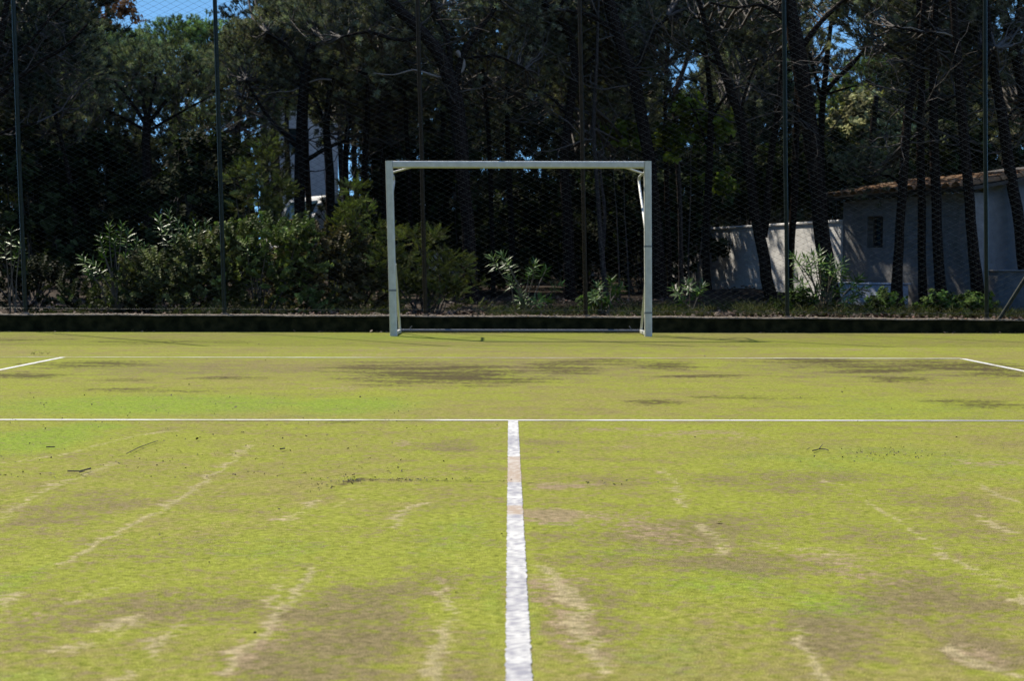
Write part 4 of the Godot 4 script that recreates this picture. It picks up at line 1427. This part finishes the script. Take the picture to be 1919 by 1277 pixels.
	pine("slim pine just left of the goal's left post", 29.5,
		[[722, 590, 11], [721, 420, 11], [717, 300, 10], [712, 180, 8], [708, 60, 6]], [], [[700, 240, 60, 35, 1.5], [740, 60, 70, 50]])
	pine("dead looking thin trunk deep in shade at the far left", 26.0,
		[[138, 590, 14], [141, 440, 13], [135, 360, 12], [120, 280, 10], [100, 200, 8], [70, 120, 6]], [], [[90, 160, 80, 60, 1.5]])
	pine("dark trunk beside the leftmost fence post", 27.0,
		[[76, 590, 14], [72, 420, 13], [60, 340, 12], [52, 250, 10], [50, 140, 7]], [], [[40, 230, 70, 60, 1.0], [60, 60, 80, 50, 1.0]])
	pine("broad pine reaching in at the upper left with long bare boughs", 24.0,
		[[-90, 590, 34], [-80, 400, 30], [-60, 260, 26], [-30, 160, 20], [0, 80, 14], [20, -30, 9]],
		[[[-50, 230, 14], [10, 170, 11], [70, 120, 9], [120, 90, 7], [165, 45, 4]], [[-40, 180, 10], [30, 110, 7], [90, 40, 5], [130, 0, 3]], [[-60, 280, 10], [0, 250, 7], [70, 230, 5]]],
		[[30, 60, 90, 60, 1.0], [95, 60, 60, 36, 1.0], [70, 130, 80, 45, 1.2], [-20, 180, 90, 70, 1.0], [0, -60, 130, 60, 2.0]], {"tint": Color(0.060, 0.074, 0.052), "dens": 14.0})
	# umbrella crowns further back on the left
	pine("umbrella pine with a fan of bare boughs under a domed crown", 31.0,
		[[285, 565, 23], [280, 420, 21], [276, 300, 18], [275, 218, 16]],
		[[[275, 235, 9], [240, 182, 7], [200, 132, 5]], [[276, 230, 9], [262, 160, 7], [248, 112, 5]], [[278, 228, 8], [290, 160, 6], [300, 112, 4]], [[278, 234, 9], [320, 180, 7], [370, 132, 5]], [[279, 245, 7], [330, 216, 5], [392, 182, 4]], [[275, 245, 7], [220, 215, 5], [165, 190, 4]]],
		[[275, 150, 90, 42, 0.0], [190, 170, 60, 46, 0.0], [360, 165, 55, 44, 0.0], [275, 130, 110, 26, 0.8], [215, 215, 70, 40, 1.0], [340, 215, 60, 36, 0.8]],
		{"dens": 13.0, "tint": Color(0.20, 0.235, 0.13), "twig": mat.twig_pale, "size": 1.15})


func make_far_wood() -> void:
	var back := "trees in the depth of the wood"
	var far := [
		["broad domed pine whose sunlit top meets the open sky", 46.0, [330, 580, 26], [[335, 84, 80, 26], [255, 104, 50, 24], [415, 84, 66, 30], [440, 118, 56, 32]], Color(0.17, 0.24, 0.08)],
		["rounded green pine rising behind the domed pine on the left", 52.0, [180, 580, 20], [[185, 92, 50, 30], [130, 115, 60, 44]], Color(0.155, 0.20, 0.09)],
		["green pine on the skyline right of the open sky", 44.0, [520, 580, 24], [[535, 66, 40, 30], [575, 85, 80, 50], [610, 30, 70, 40]], Color(0.15, 0.19, 0.09)],
		["lime green sunlit crown in the gap right of the arching limb", 40.0, [1640, 580, 20], [[1650, 170, 62, 42], [1690, 140, 40, 36], [1605, 215, 45, 36]], Color(0.18, 0.245, 0.085)],
		["khaki leafy crown low in the gap between the right-hand trunks", 36.0, [1640, 590, 18], [[1640, 255, 60, 55], [1600, 290, 45, 40], [1670, 310, 40, 40]], Color(0.23, 0.235, 0.11)],
		["leafy pine filling the gap right of the second fence post", 36.0, [450, 580, 16], [[440, 165, 50, 44], [465, 225, 50, 44], [415, 250, 50, 36], [500, 190, 30, 40]], Color(0.13, 0.155, 0.075)],
		["small round crown under the sky between the V pine and the pair", 40.0, [1400, 580, 18], [[1400, 150, 62, 40], [1440, 190, 45, 40], [1360, 215, 60, 40]], Color(0.11, 0.14, 0.075)],
	]
	for e: Array in far:
		var f: Array = e[2]
		pine(e[0], e[1], [[f[0], f[1], f[2]], [f[0] + 4, 420, f[2] * 0.9], [f[0] - 6, 280, f[2] * 0.8], [f[0] + 2, 180, f[2] * 0.6]], [], e[3], {"called": "far_tree", "group": back, "tint": e[4], "dens": 17.0, "size": 1.2, "each": 12, "spray": "broad" if "khaki" in e[0] else "pine"})
	# a tree in rust coloured autumn leaf
	pine("rust brown tree against the sky at the upper left", 58.0, [[205, 580, 16], [207, 300, 14], [204, 120, 10], [206, 60, 6]], [], [[200, 20, 40, 30, 0.0], [180, 42, 34, 24, 0.0], [222, 42, 22, 20, 0.0]], {"called": "autumn_tree", "spray": "broad", "tint": Color(0.15, 0.068, 0.030), "dens": 5.0, "size": 1.3, "each": 8, "group": back})
	# the dim rows that close the wood
	rng.seed = 99
	var names := ["dim pine in the closing row, ", "dark pine in the second row back, ", "shadowy pine in the rearmost row, "]
	var spots := ["behind the leftmost fence post", "between the first two fence posts", "left of the second fence post", "behind the conical juniper", "behind the white house", "above the white van", "left of the goal's crossbar", "over the left part of the goal", "behind the middle of the goal", "over the right part of the goal", "right of the goal's right post", "above the garden wall's far end", "above the middle of the garden wall", "behind the broad trunk", "above the hut's window", "above the hut's tiled eave", "at the right margin"]
	# sky that shows through the wood: [px, py, half width, half height]
	var gaps := [[360, 0, 125, 60], [1300, 145, 30, 60], [1555, 90, 52, 45], [1890, 60, 40, 50], [982, 330, 16, 22], [690, 332, 12, 10], [840, 60, 50, 30], [400, 195, 14, 20]]
	for row in 3:
		for i in 17:
			var px: float = 10.0 + i * 118.0 + [0.0, 59.0, 30.0][row] + rng.randf_range(-25, 25)
			var d: float = [35.0, 43.0, 55.0][row] + rng.randf_range(-3, 3)
			var open := (px > 130 and px < 500) or (px > 1480 and px < 1720)
			var top := (300.0 if open else 0.0) + rng.randf_range(-30, 30)
			if row == 2 and open:
				top = 150.0
			var blobs := []
			var y := 500.0
			while y > top:
				var x := px + rng.randf_range(-40, 40)
				var clear := true
				for g: Array in gaps:
					if pow((x - g[0]) / (g[2] + 34.0), 2.0) + pow((y - g[1]) / (g[3] + 24.0), 2.0) < 1.0:
						clear = false
				if clear and not (x > 470.0 and x < 668.0 and y > 205.0):
					blobs.append([x, y, 62.0 + rng.randf_range(-10, 10), 44.0, rng.randf_range(-1.0, 1.0)])
				y -= 56.0
			var save := rng.state
			if blobs.size():
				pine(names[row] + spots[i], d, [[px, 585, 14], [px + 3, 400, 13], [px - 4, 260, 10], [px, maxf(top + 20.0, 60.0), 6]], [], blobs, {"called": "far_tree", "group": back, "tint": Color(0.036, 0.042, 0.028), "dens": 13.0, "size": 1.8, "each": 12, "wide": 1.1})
			rng.state = save


# the wood goes on round the court, behind the camera and along the sides: one mass, no tree of it is in the photograph
func make_wood_around() -> void:
	rng.seed = 17
	var at: Array[Transform3D] = []
	var tints := PackedColorArray()
	for i in 7600:
		var p := Vector3.ZERO
		var k := rng.randf()
		if k < 0.55:
			p = Vector3(rng.randf_range(-26, 26), 0, 15.0 + 6.0 * rng.randf())
		elif k < 0.775:
			p = Vector3(-15.5 - 5.0 * rng.randf(), 0, rng.randf_range(-16, 20))
		else:
			p = Vector3(15.5 + 5.0 * rng.randf(), 0, rng.randf_range(-16, 20))
		p.y = (11.5 + 1.8 * sin(p.x * 0.31 + p.z * 0.23)) * pow(rng.randf(), 0.8)
		var s := rng.randf_range(3.0, 6.0)
		at.append(Transform3D(turn_to(ball() + Vector3(0, 0.4, 0), rng.randf() * TAU).scaled(Vector3(s, s, s)), p))
		var g := rng.randf_range(0.5, 1.2)
		tints.append(Color(0.030, 0.038, 0.020) * g)
	scatter("woods", mesh_of.broad, at, tints, self, "stuff")


# ---------------------------------------------------------------- shrubs
func make_shrubs() -> void:
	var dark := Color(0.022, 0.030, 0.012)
	shrub("juniper", "tall conical juniper left of the white house", "shrub", 24.5, [505, 590], [[500, 272, 14, 24], [495, 315, 26, 28], [508, 355, 40, 32], [478, 385, 36, 34], [528, 408, 28, 30], [460, 340, 26, 30], [500, 460, 80, 44]], "juniper", Color(0.085, 0.105, 0.034), {"dens": 11.0, "size": 0.6, "up": 0.3})
	shrub("juniper", "yellow green juniper rising in front of the white van", "shrub", 21.0, [665, 592], [[672, 365, 20, 26], [662, 405, 36, 26], [690, 430, 48, 22], [645, 440, 32, 26], [670, 480, 70, 36], [700, 540, 70, 40], [690, 580, 80, 14]], "juniper", Color(0.105, 0.128, 0.034), {"dens": 11.0, "size": 0.5, "up": 0.2})
	shrub("juniper", "spreading juniper filling the left half of the goal", "shrub", 20.2, [800, 592], [[790, 460, 56, 24], [815, 445, 26, 18], [770, 500, 70, 36], [830, 510, 50, 36], [750, 550, 60, 36], [840, 560, 66, 26], [885, 540, 26, 14], [890, 580, 34, 10]], "juniper", Color(0.078, 0.094, 0.030), {"dens": 10.0, "size": 0.5, "up": 0.2})
	shrub("mastic_bush", "brownish bush between the second fence post and the goal", "bush", 20.6, [600, 592], [[590, 470, 60, 36], [560, 530, 60, 44], [620, 540, 70, 44], [650, 495, 46, 36], [690, 550, 60, 40], [580, 572, 90, 20]], "mastic", Color(0.105, 0.094, 0.044), {"dens": 18.0})
	shrub("mastic_bush", "olive green bush right of the second fence post", "bush", 20.0, [480, 592], [[470, 465, 56, 30], [520, 440, 50, 20], [440, 530, 56, 50], [500, 530, 60, 46], [545, 480, 50, 34], [560, 440, 36, 18], [470, 580, 80, 14], [540, 578, 60, 14]], "mastic", Color(0.105, 0.14, 0.042), {"dens": 18.0})
	shrub("mastic_bush", "low dull bush left of the second fence post", "bush", 19.9, [360, 592], [[350, 510, 56, 34], [385, 480, 44, 26], [310, 550, 60, 34], [390, 545, 56, 40], [290, 520, 40, 30], [350, 580, 80, 14], [270, 582, 50, 12]], "mastic", Color(0.10, 0.118, 0.046), {"dens": 18.0})
	shrub("heath_bush", "dim low bush under the pale oleander on the left", "bush", 20.2, [230, 592], [[210, 560, 60, 28], [260, 540, 40, 30], [150, 570, 50, 20]], "mastic", Color(0.075, 0.10, 0.034), {"dens": 14.0})
	shrub("heath_bush", "dark bush behind the leftmost fence post", "bush", 20.5, [60, 592], [[50, 540, 70, 46], [110, 560, 50, 34], [-20, 520, 60, 60]], "mastic", Color(0.022, 0.028, 0.012), {"dens": 14.0})
	# deep shade behind
	var deep := [
		["tall shadowed shrub behind the leftmost fence post", 25.5, [60, 590], [[30, 380, 90, 70], [80, 470, 80, 60], [10, 280, 70, 60]]],
		["tall shadowed shrub left of the umbrella pine's trunk", 26.5, [190, 590], [[190, 400, 80, 70], [160, 320, 70, 50], [220, 480, 80, 60]]],
		["tall shadowed shrub right of the umbrella pine's trunk", 26.0, [350, 590], [[350, 400, 80, 70], [390, 320, 60, 50], [330, 480, 80, 60], [420, 470, 50, 50]]],
		["shadowed shrub between the van and the goal's left post", 31.5, [760, 590], [[750, 380, 60, 40], [770, 450, 80, 50], [730, 480, 70, 50], [715, 305, 40, 26]]],
		["shadowed shrub deep behind the goal's left half", 30.0, [870, 590], [[850, 330, 60, 40], [880, 480, 90, 50], [840, 400, 60, 40]]],
		["shadowed shrub deep behind the goal's right half", 30.5, [1080, 590], [[1090, 480, 90, 50], [1040, 360, 44, 40], [1130, 400, 60, 50]]],
		["shadowed shrub deep behind the goal's middle", 33.0, [985, 590], [[985, 490, 80, 44], [960, 400, 40, 34], [1010, 390, 30, 34]]],
		["shadowed shrub right of the goal's right post", 29.5, [1210, 590], [[1200, 470, 80, 60], [1180, 370, 60, 50], [1240, 400, 50, 50]]],
		["shadowed shrub at the garden wall's far end", 29.5, [1290, 590], [[1285, 480, 60, 60], [1300, 380, 60, 40]]],
		["shadowed shrub over the garden wall beside the V pine", 31.0, [1400, 560], [[1400, 360, 80, 36], [1350, 340, 60, 40], [1460, 340, 70, 44]]],
		["shadowed shrub over the garden wall beside the broad trunk", 30.0, [1570, 560], [[1570, 350, 70, 40], [1530, 300, 60, 50], [1620, 330, 60, 30]]],
		["dull shrub above the hut's roof", 31.0, [1720, 560], [[1700, 310, 80, 30], [1780, 290, 70, 40], [1860, 280, 70, 50]]],
	]
	for e: Array in deep:
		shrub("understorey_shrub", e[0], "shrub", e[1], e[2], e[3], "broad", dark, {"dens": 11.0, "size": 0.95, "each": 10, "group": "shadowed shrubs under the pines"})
	# small sunlit shoots
	shrub("sapling", "bright yellow green sapling between the slim pair and the V pine", "sapling", 25.5, [1290, 590], [[1285, 220, 34, 20], [1310, 255, 30, 16], [1275, 260, 24, 18], [1335, 360, 14, 18], [1350, 245, 22, 16]], "broad", Color(0.13, 0.17, 0.028), {"dens": 12.0, "each": 8})
	shrub("sapling", "bright leafy spray high behind the goal's right corner", "sapling", 25.8, [1180, 590], [[1185, 268, 26, 14], [1160, 262, 18, 10], [1240, 290, 20, 22]], "broad", Color(0.16, 0.21, 0.03), {"dens": 12.0, "each": 8})
	# weeds at the foot of the hut and along the kerb
	var weeds := [["clump of broad weeds before the third hut pine", 1755, 578, 20, 10], ["clump of bright weeds left of the sixth fence post", 1825, 577, 22, 11], ["small weed clump between the two hut pine clumps", 1790, 583, 14, 7], ["weed tuft under the first hut pine", 1660, 572, 16, 9], ["low weeds left of the broad trunk's oleander", 1490, 570, 16, 12], ["low weeds at the foot of the fourth fence post", 1110, 582, 14, 8]]
	for e: Array in weeds:
		shrub("weed_clump", e[0], "weeds", 19.6, [e[1], 588], [[e[1], e[2], e[3], e[4]]], "broad", Color(0.060, 0.105, 0.026), {"dens": 60.0, "size": 0.55, "each": 7, "stem_each": 3, "group": "weeds along the kerb"})


func make_oleanders() -> void:
	oleander("leafy oleander reaching up left of the second fence post, paler left one", 20.0, [225, 592], [[160, 492], [180, 500], [190, 455], [205, 432], [228, 430], [240, 445], [215, 460], [255, 462], [235, 490], [268, 470], [195, 480], [170, 515], [250, 500], [280, 505]], 0.5)
	oleander("taller oleander with dark glossy leaves touching the second fence post", 20.3, [345, 592], [[300, 420], [318, 408], [335, 425], [350, 440], [365, 430], [330, 455], [372, 450], [385, 425], [345, 465], [392, 445], [310, 440], [400, 470]], 0.25)
	oleander("thin oleander at the left margin behind the first post", 20.0, [22, 592], [[22, 440], [38, 455], [10, 470], [30, 485]], 0.5, {"leaves": 11})
	oleander("young oleander just right of the second fence post", 19.8, [478, 592], [[462, 462], [485, 448], [500, 462], [470, 485]], 0.6, {"leaves": 12})
	oleander("many stemmed oleander in the right half of the goal", 19.6, [985, 592], [[925, 490], [955, 500], [945, 488], [1000, 505], [1020, 512], [990, 520], [960, 530], [1042, 540], [985, 572], [1005, 568], [1022, 565], [975, 560]], 0.15)
	oleander("low oleander beside the fourth fence post inside the goal", 19.5, [1130, 592], [[1115, 560], [1122, 545], [1145, 535], [1150, 552], [1160, 545], [1112, 575], [1135, 570]], 0.15)
	oleander("small oleander right of the goal's right post", 20.0, [1292, 592], [[1270, 550], [1290, 540], [1305, 555], [1282, 568], [1312, 545]], 0.2)
	oleander("large bushy oleander beside the fifth fence post before the white wall", 19.9, [1545, 592], [[1490, 485], [1498, 500], [1510, 492], [1525, 488], [1540, 500], [1556, 495], [1565, 510], [1580, 515], [1605, 525], [1520, 520], [1500, 530], [1548, 530], [1570, 545], [1590, 545], [1530, 550], [1505, 560], [1555, 560], [1612, 545], [1585, 565], [1490, 550], [1540, 515], [1518, 500], [1535, 480], [1560, 530], [1600, 560], [1515, 570], [1575, 500], [1545, 575]], 0.4, {"leaves": 22})
	oleander("little oleander shoot before the pale block", 19.8, [1645, 592], [[1640, 565], [1652, 570], [1632, 575]], 0.5, {"leaves": 10, "size": 0.8})


# ---------------------------------------------------------------- small things
func make_small_things() -> void:
	rng.seed = 123
	# fallen leaves and needles behind the kerb, and grass along it
	var at: Array[Transform3D] = []
	var tints := PackedColorArray()
	for i in 9000:
		var x := rng.randf_range(-9.0, 10.0)
		var z := -18.66 - 7.0 * pow(rng.randf(), 2.2)
		at.append(Transform3D(turn_to(Vector3(0, 1, 0) + ball() * 0.7, rng.randf() * TAU).scaled(Vector3.ONE * rng.randf_range(0.6, 1.5)), Vector3(x, land(x, z) + rng.randf_range(0.004, 0.03), z)))
		var g := rng.randf_range(0.4, 1.3)
		tints.append([Color(0.08, 0.045, 0.028), Color(0.05, 0.034, 0.025), Color(0.14, 0.10, 0.075), Color(0.08, 0.032, 0.02)][rng.randi_range(0, 3)] * g)
	for i in 1500:
		var x := rng.randf_range(-8.0, 8.0)
		if sin(x * 2.3) + sin(x * 0.9 + 2.0) + rng.randf_range(-1.2, 1.2) < 0.0:
			continue
		var on_top := rng.randf() < 0.7
		var z := KERB_Z - 0.2 * rng.randf() if on_top else KERB_Z + 0.015 + 0.16 * pow(rng.randf(), 2.0)
		at.append(Transform3D(turn_to(Vector3(0, 1, 0) + ball() * 0.7, rng.randf() * TAU).scaled(Vector3.ONE * rng.randf_range(0.4, 1.0)), Vector3(x, kerb_top(x) + 0.008 if on_top else 0.008, z)))
		tints.append([Color(0.13, 0.075, 0.045), Color(0.085, 0.055, 0.04), Color(0.16, 0.12, 0.09)][rng.randi_range(0, 2)] * rng.randf_range(0.4, 1.2))
	scatter("fallen_leaves", mesh_of.dry_leaf, at, tints, self, "stuff")
	at = []
	tints = PackedColorArray()
	for i in 2600:
		var x := rng.randf_range(-9.0, 10.0)
		var z := -18.68 - 3.5 * pow(rng.randf(), 1.6)
		if sin(x * 1.3) + sin(x * 3.1 + 1.0) + rng.randf_range(-1, 1) < 0.1 and x < 3.0:
			continue
		var s := rng.randf_range(0.5, 1.3)
		at.append(Transform3D(Basis(Vector3.UP, rng.randf() * TAU).scaled(Vector3(s, s, s)), Vector3(x, land(x, z), z)))
		var g := rng.randf_range(0.6, 1.3)
		tints.append(Color(0.075, 0.070, 0.030).lerp(Color(0.045, 0.07, 0.02), rng.randf()) * g)
	scatter("grass", mesh_of.tuft, at, tints, self, "stuff")
	# crumbs of bark and needles strewn on the court
	at = []
	tints = PackedColorArray()
	for i in 1500:
		var p := Vector3(rng.randf_range(-7.5, 7.5), 0.004, -rng.randf_range(3.2, 18.2))
		if rng.randf() < 0.35:
			p = on_court(rng.randf_range(-40, 800), rng.randf_range(735, 900))
			p.y = 0.004
		var s := rng.randf_range(0.06, 0.2) * (2.2 if rng.randf() < 0.05 else 1.0)
		at.append(Transform3D(turn_to(Vector3(0, 1, 0) + ball() * 1.1, rng.randf() * TAU).scaled(Vector3(s, s, s)), p))
		tints.append(Color(0.045, 0.035, 0.022) * rng.randf_range(0.5, 2.2))
	for e: Array in [[600, 912, 40, 10, 25], [800, 902, 150, 2, 120], [660, 902, 26, 5, 70], [1650, 852, 120, 14, 140], [1130, 908, 120, 5, 25], [60, 664, 60, 3, 30]]:
		for i in int(e[4]):
			var p := on_court(e[0] + e[2] * rng.randfn() * 0.5, e[1] + e[3] * rng.randfn() * 0.5)
			p.y = 0.005
			var s := rng.randf_range(0.07, 0.2)
			at.append(Transform3D(turn_to(Vector3(0, 1, 0) + ball(), rng.randf() * TAU).scaled(Vector3(s, s, s)), p))
			tints.append(Color(0.03, 0.028, 0.018) * rng.randf_range(0.5, 1.6))
	scatter("leaf_crumbs", mesh_of.dry_leaf, at, tints, self, "stuff")
	# twigs and clumps that can be told apart
	for e: Array in [
		["forked dark twig lying on the turf at the left", [[128, 887], [150, 889], [171, 884]], [[150, 890], [160, 894]], 0.0034],
		["long thin twig lying left of the pale scuff line", [[238, 855], [262, 843], [296, 829]], [], 0.0018],
		["short twig on the bright green corner patch", [[88, 842], [104, 842]], [], 0.003],
		["small twig on the turf left of the centre line", [[526, 847], [534, 845]], [], 0.0035],
		["dark curled twig on the right half of the court", [[1522, 849], [1535, 845], [1545, 847], [1552, 849]], [[1535, 845], [1541, 842]], 0.0032]]:
		var pts := PackedVector3Array()
		var rad := PackedFloat32Array()
		var o := on_court(e[1][0][0], e[1][0][1])
		for q: Array in e[1]:
			var p := on_court(q[0], q[1])
			pts.append(Vector3(p.x - o.x, e[3] + 0.003 + rng.randf() * 0.008, p.z - o.z))
			rad.append(e[3] * rng.randf_range(0.7, 1.1))
		var b := Build.new()
		b.tube(pts, rad, 6, 0.1)
		if e[2].size() == 2:
			var p0 := on_court(e[2][0][0], e[2][0][1]) - o
			var p1 := on_court(e[2][1][0], e[2][1][1]) - o
			b.tube([p0 + Vector3(0, 0.01, 0), p1 + Vector3(0, 0.022, 0)], [e[3] * 0.8, e[3] * 0.4], 5)
		var t := put("twig", b.mesh(mat.twig), self)
		t.position = Vector3(o.x, 0, o.z)
		tag(t, e[0], "twig", "twigs lying on the court")
	# little plants that have taken root on the court
	for e: Array in [["small weed growing on the court at the far left", 70, 664, 0.35], ["tiny weed at the kerb right of the goal", 1556, 624, 0.7]]:
		var c := on_court(e[1], e[2])
		var w: Array[Transform3D] = []
		var tt := PackedColorArray()
		for i in 5:
			w.append(Transform3D(Basis(Vector3.UP, i * 1.3).scaled(Vector3.ONE * e[3] * rng.randf_range(0.4, 0.8)), Vector3(rng.randf_range(-0.12, 0.12), 0, rng.randf_range(-0.03, 0.03))))
			tt.append(Color(0.05, 0.09, 0.025))
		var root := thing("weed", e[0], "weed", Vector3(c.x, 0.0, c.z))
		scatter("blades", mesh_of.tuft, w, tt, root)


# a clear sky: the CIE standard clear distribution about the sun, deep blue away from it, paler by the horizon
func clear_sky() -> ImageTexture:
	var w := 512
	var h := 256
	var im := Image.create(w, h, false, Image.FORMAT_RGBF)
	var sun := -SUN.normalized()
	for j in h:
		var up := PI * (0.5 - (j + 0.5) / h)
		for i in w:
			var a := TAU * ((i + 0.5) / w - 0.5)
			var d := Vector3(sin(a) * cos(up), sin(up), -cos(a) * cos(up))
			var y := maxf(d.y, 0.012)
			var g := acos(clampf(d.dot(sun), -1.0, 1.0))
			var f := 0.91 + 10.0 * exp(-3.0 * g) + 0.45 * pow(cos(g), 2.0)
			var l := f * (1.0 - exp(-0.32 / y)) * SKY_LEVEL
			var pale := pow(1.0 - y, 3.5)
			var glare := exp(-5.0 * g)
			var c := Color(0.065, 0.19, 0.52).lerp(Color(0.32, 0.72, 1.18), pale).lerp(Color(0.85, 0.92, 1.0), glare)
			if d.y < 0.0:
				c = Color(0.16, 0.22, 0.26)
				l *= 0.5
			im.set_pixel(i, j, Color(c.r * l, c.g * l, c.b * l))
	return ImageTexture.create_from_image(im)


func _ready() -> void:
	# ---- camera
	view = Basis.from_euler(Vector3(deg_to_rad(-2.88), deg_to_rad(-0.095), deg_to_rad(0.10)))
	var lens := CameraAttributesPhysical.new()
	lens.frustum_focal_length = 51.0
	lens.frustum_focus_distance = 8.6
	lens.exposure_aperture = 6.7
	lens.frustum_near = 0.05
	lens.frustum_far = 2000.0
	var cam := Camera3D.new()
	cam.name = "camera"
	cam.attributes = lens
	cam.fov = 26.48
	cam.near = 0.05
	cam.far = 2000.0
	cam.position = EYE
	cam.basis = view
	add_child(cam)
	cam.current = true
	# ---- sky, sun, exposure
	var air := PanoramaSkyMaterial.new()
	air.panorama = clear_sky()
	var sky := Sky.new()
	sky.sky_material = air
	var env := Environment.new()
	env.background_mode = Environment.BG_SKY
	env.sky = sky
	env.tonemap_mode = Environment.TONE_MAPPER_LINEAR
	env.tonemap_exposure = 1.66
	env.sdfgi_enabled = true
	env.ssao_enabled = true
	env.ssil_enabled = true
	var world := WorldEnvironment.new()
	world.name = "world_environment"
	world.environment = env
	add_child(world)
	var sun := DirectionalLight3D.new()
	sun.name = "sun"
	sun.light_energy = 1.6
	sun.light_color = Color(1.0, 0.965, 0.90)
	sun.light_angular_distance = 0.5
	sun.shadow_enabled = true
	sun.sky_mode = DirectionalLight3D.SKY_MODE_LIGHT_ONLY
	sun.basis = Basis.looking_at(SUN.normalized(), Vector3.UP)
	add_child(sun)
	# ---- the place
	make_materials()
	make_sprays()
	make_ground()
	make_lines()
	make_kerb()
	make_fence()
	make_hut()
	make_far_buildings()
	make_goal()
	make_wood()
	make_far_wood()
	make_wood_around()
	make_shrubs()
	make_oleanders()
	make_small_things()
